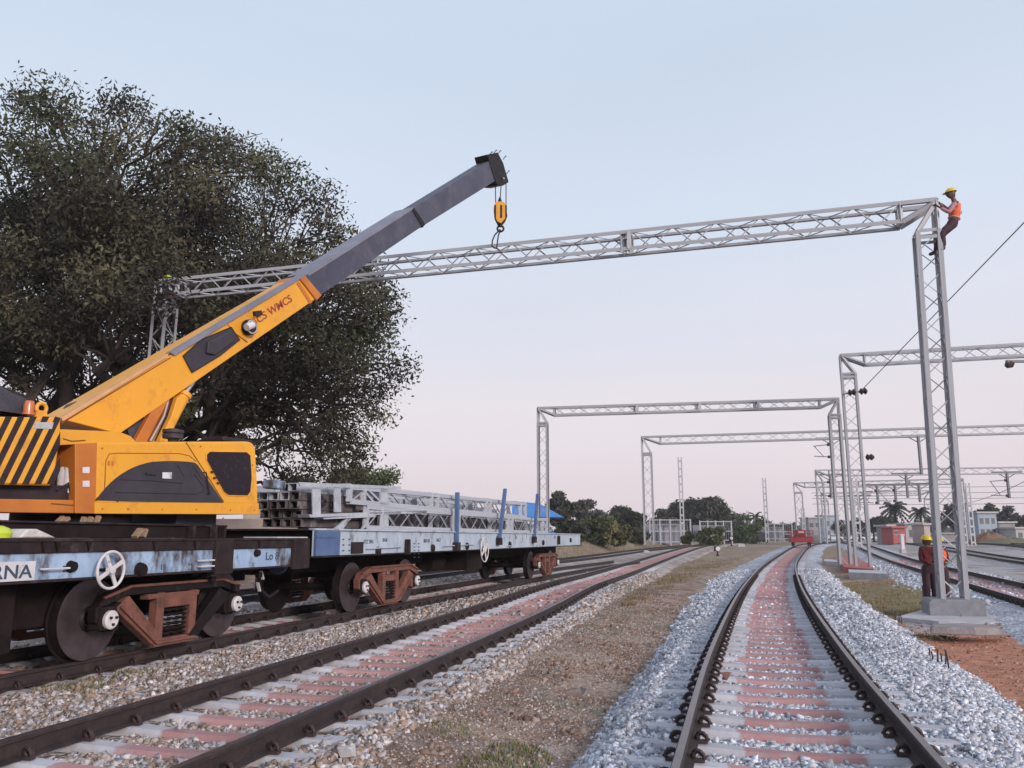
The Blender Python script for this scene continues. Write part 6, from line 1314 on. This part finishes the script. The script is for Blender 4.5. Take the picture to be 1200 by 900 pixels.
# climber at the top of the right mast (facing left along the beam)
Yc = PY+.1
def A(px, py, dy=0): return at_y(px, py, Yc+dy)
person('worker in orange vest and yellow helmet clinging outside the top of the near right mast', dict(
    pelvis=A(1117, 261), chest=A(1120.5, 244.5), neck=A(1118, 235), head=A(1114, 227),
    shL=A(1118, 239, -.19), elL=A(1112, 249, -.22), wrL=A(1100.5, 242.5, -.16), shR=A(1118, 239, .19), elR=A(1111, 246, .22), wrR=A(1099.5, 237, .2),
    hipL=A(1115, 264, -.1), knL=A(1103.5, 272.5, -.12), anL=A(1106, 291, -.1), toeL=A(1101.5, 293.5, -.12),
    hipR=A(1115, 264, .1), knR=A(1104, 275, .14), anR=A(1095.5, 296, .14), toeR=A(1088.5, 298.5, .12)), (-1, .1, -.15), SHIRTP)
# worker at the far left mast top, mostly hidden by the steel
yl = topL.y+.2
def A2(px, py, dy=0): return at_y(px, py, yl+dy)
person('worker with lime helmet half hidden behind the corner steel of the left mast', dict(
    pelvis=A2(201, 354, .3), chest=A2(203, 341, .3), neck=A2(199, 333, .3), head=A2(196, 326.5, .3),
    shL=A2(203, 336, .1), elL=A2(207, 345, .05), wrL=A2(199, 341, -.05), shR=A2(199, 336, .5), elR=A2(193, 343, .5), wrR=A2(190, 337, .3),
    hipL=A2(202, 356, .2), knL=A2(206, 369, .15), anL=A2(203, 382, .2), toeL=A2(199, 384, .1), hipR=A2(199, 356, .4), knR=A2(196, 368, .4), anR=A2(197, 382, .4), toeR=A2(193, 384, .3)), (-1, -.3, 0), SHIRTR, helmet=MATS['lime_helmet'])
# ground worker behind the footing
Yg = 20.75
def A3(px, py, dy=0): return at_y(px, py, Yg+dy)
def standing(cx, Y, label, shirt, vest, turn=0, z0=None):
    k = 1/47.3; A_ = lambda dx, dz, dy=0: (cx+dx, Y+dy, z0+dz)
    return person(label, dict(pelvis=A_(0, .93), chest=A_(0, 1.30), neck=A_(.0, 1.47), head=A_(.01, 1.60), shL=A_(-.15, 1.40), elL=A_(-.19, 1.14, -.02), wrL=A_(-.05, 1.06, -.2), shR=A_(.15, 1.40), elR=A_(.19, 1.13), wrR=A_(.12, 1.12, -.22),
        hipL=A_(-.09, .88), knL=A_(-.10, .50, -.02), anL=A_(-.11, .09), toeL=A_(-.13, .045, -.16), hipR=A_(.09, .88), knR=A_(.09, .50, -.02), anR=A_(.09, .09), toeR=A_(.11, .045, -.16)), (turn, -1, -.1), shirt, vest, group='railway workers on the ground')
g0 = A3(1092, 705); standing(g0.x, Yg, 'worker in dark red clothes and yellow helmet standing left of the near mast leg', SHIRTR, False, .5, .0)
g1 = at_y(1105.5, 700, 21.6); standing(g1.x, 21.6, 'worker in red and pale vest standing between the legs of the near mast', SHIRTR, True, -.4, -.02)
b = B(); p = A3(1082.5, 703); 
# thin evening haze
b = B(); b.box(-470, 470, -30, 620, -3, 42); hz = b.obj('haze', None); hz.data.materials.clear()
hm = bpy.data.materials.new('evening_haze'); hm.use_nodes = True; hn = hm.node_tree.nodes; hn.clear(); ho = hn.new('ShaderNodeOutputMaterial'); hv = hn.new('ShaderNodeVolumePrincipled')
hv.inputs['Color'].default_value = (.95, .92, .95, 1); hv.inputs['Density'].default_value = HAZE_D; hv.inputs['Anisotropy'].default_value = .3
hm.node_tree.links.new(hv.outputs[0], ho.inputs['Volume']); hz.data.materials.append(hm); tag(hz, kind='stuff')
print('objects', len(sc.objects), 'verts', sum(len(o.data.vertices) for o in sc.objects if o.type == 'MESH'))
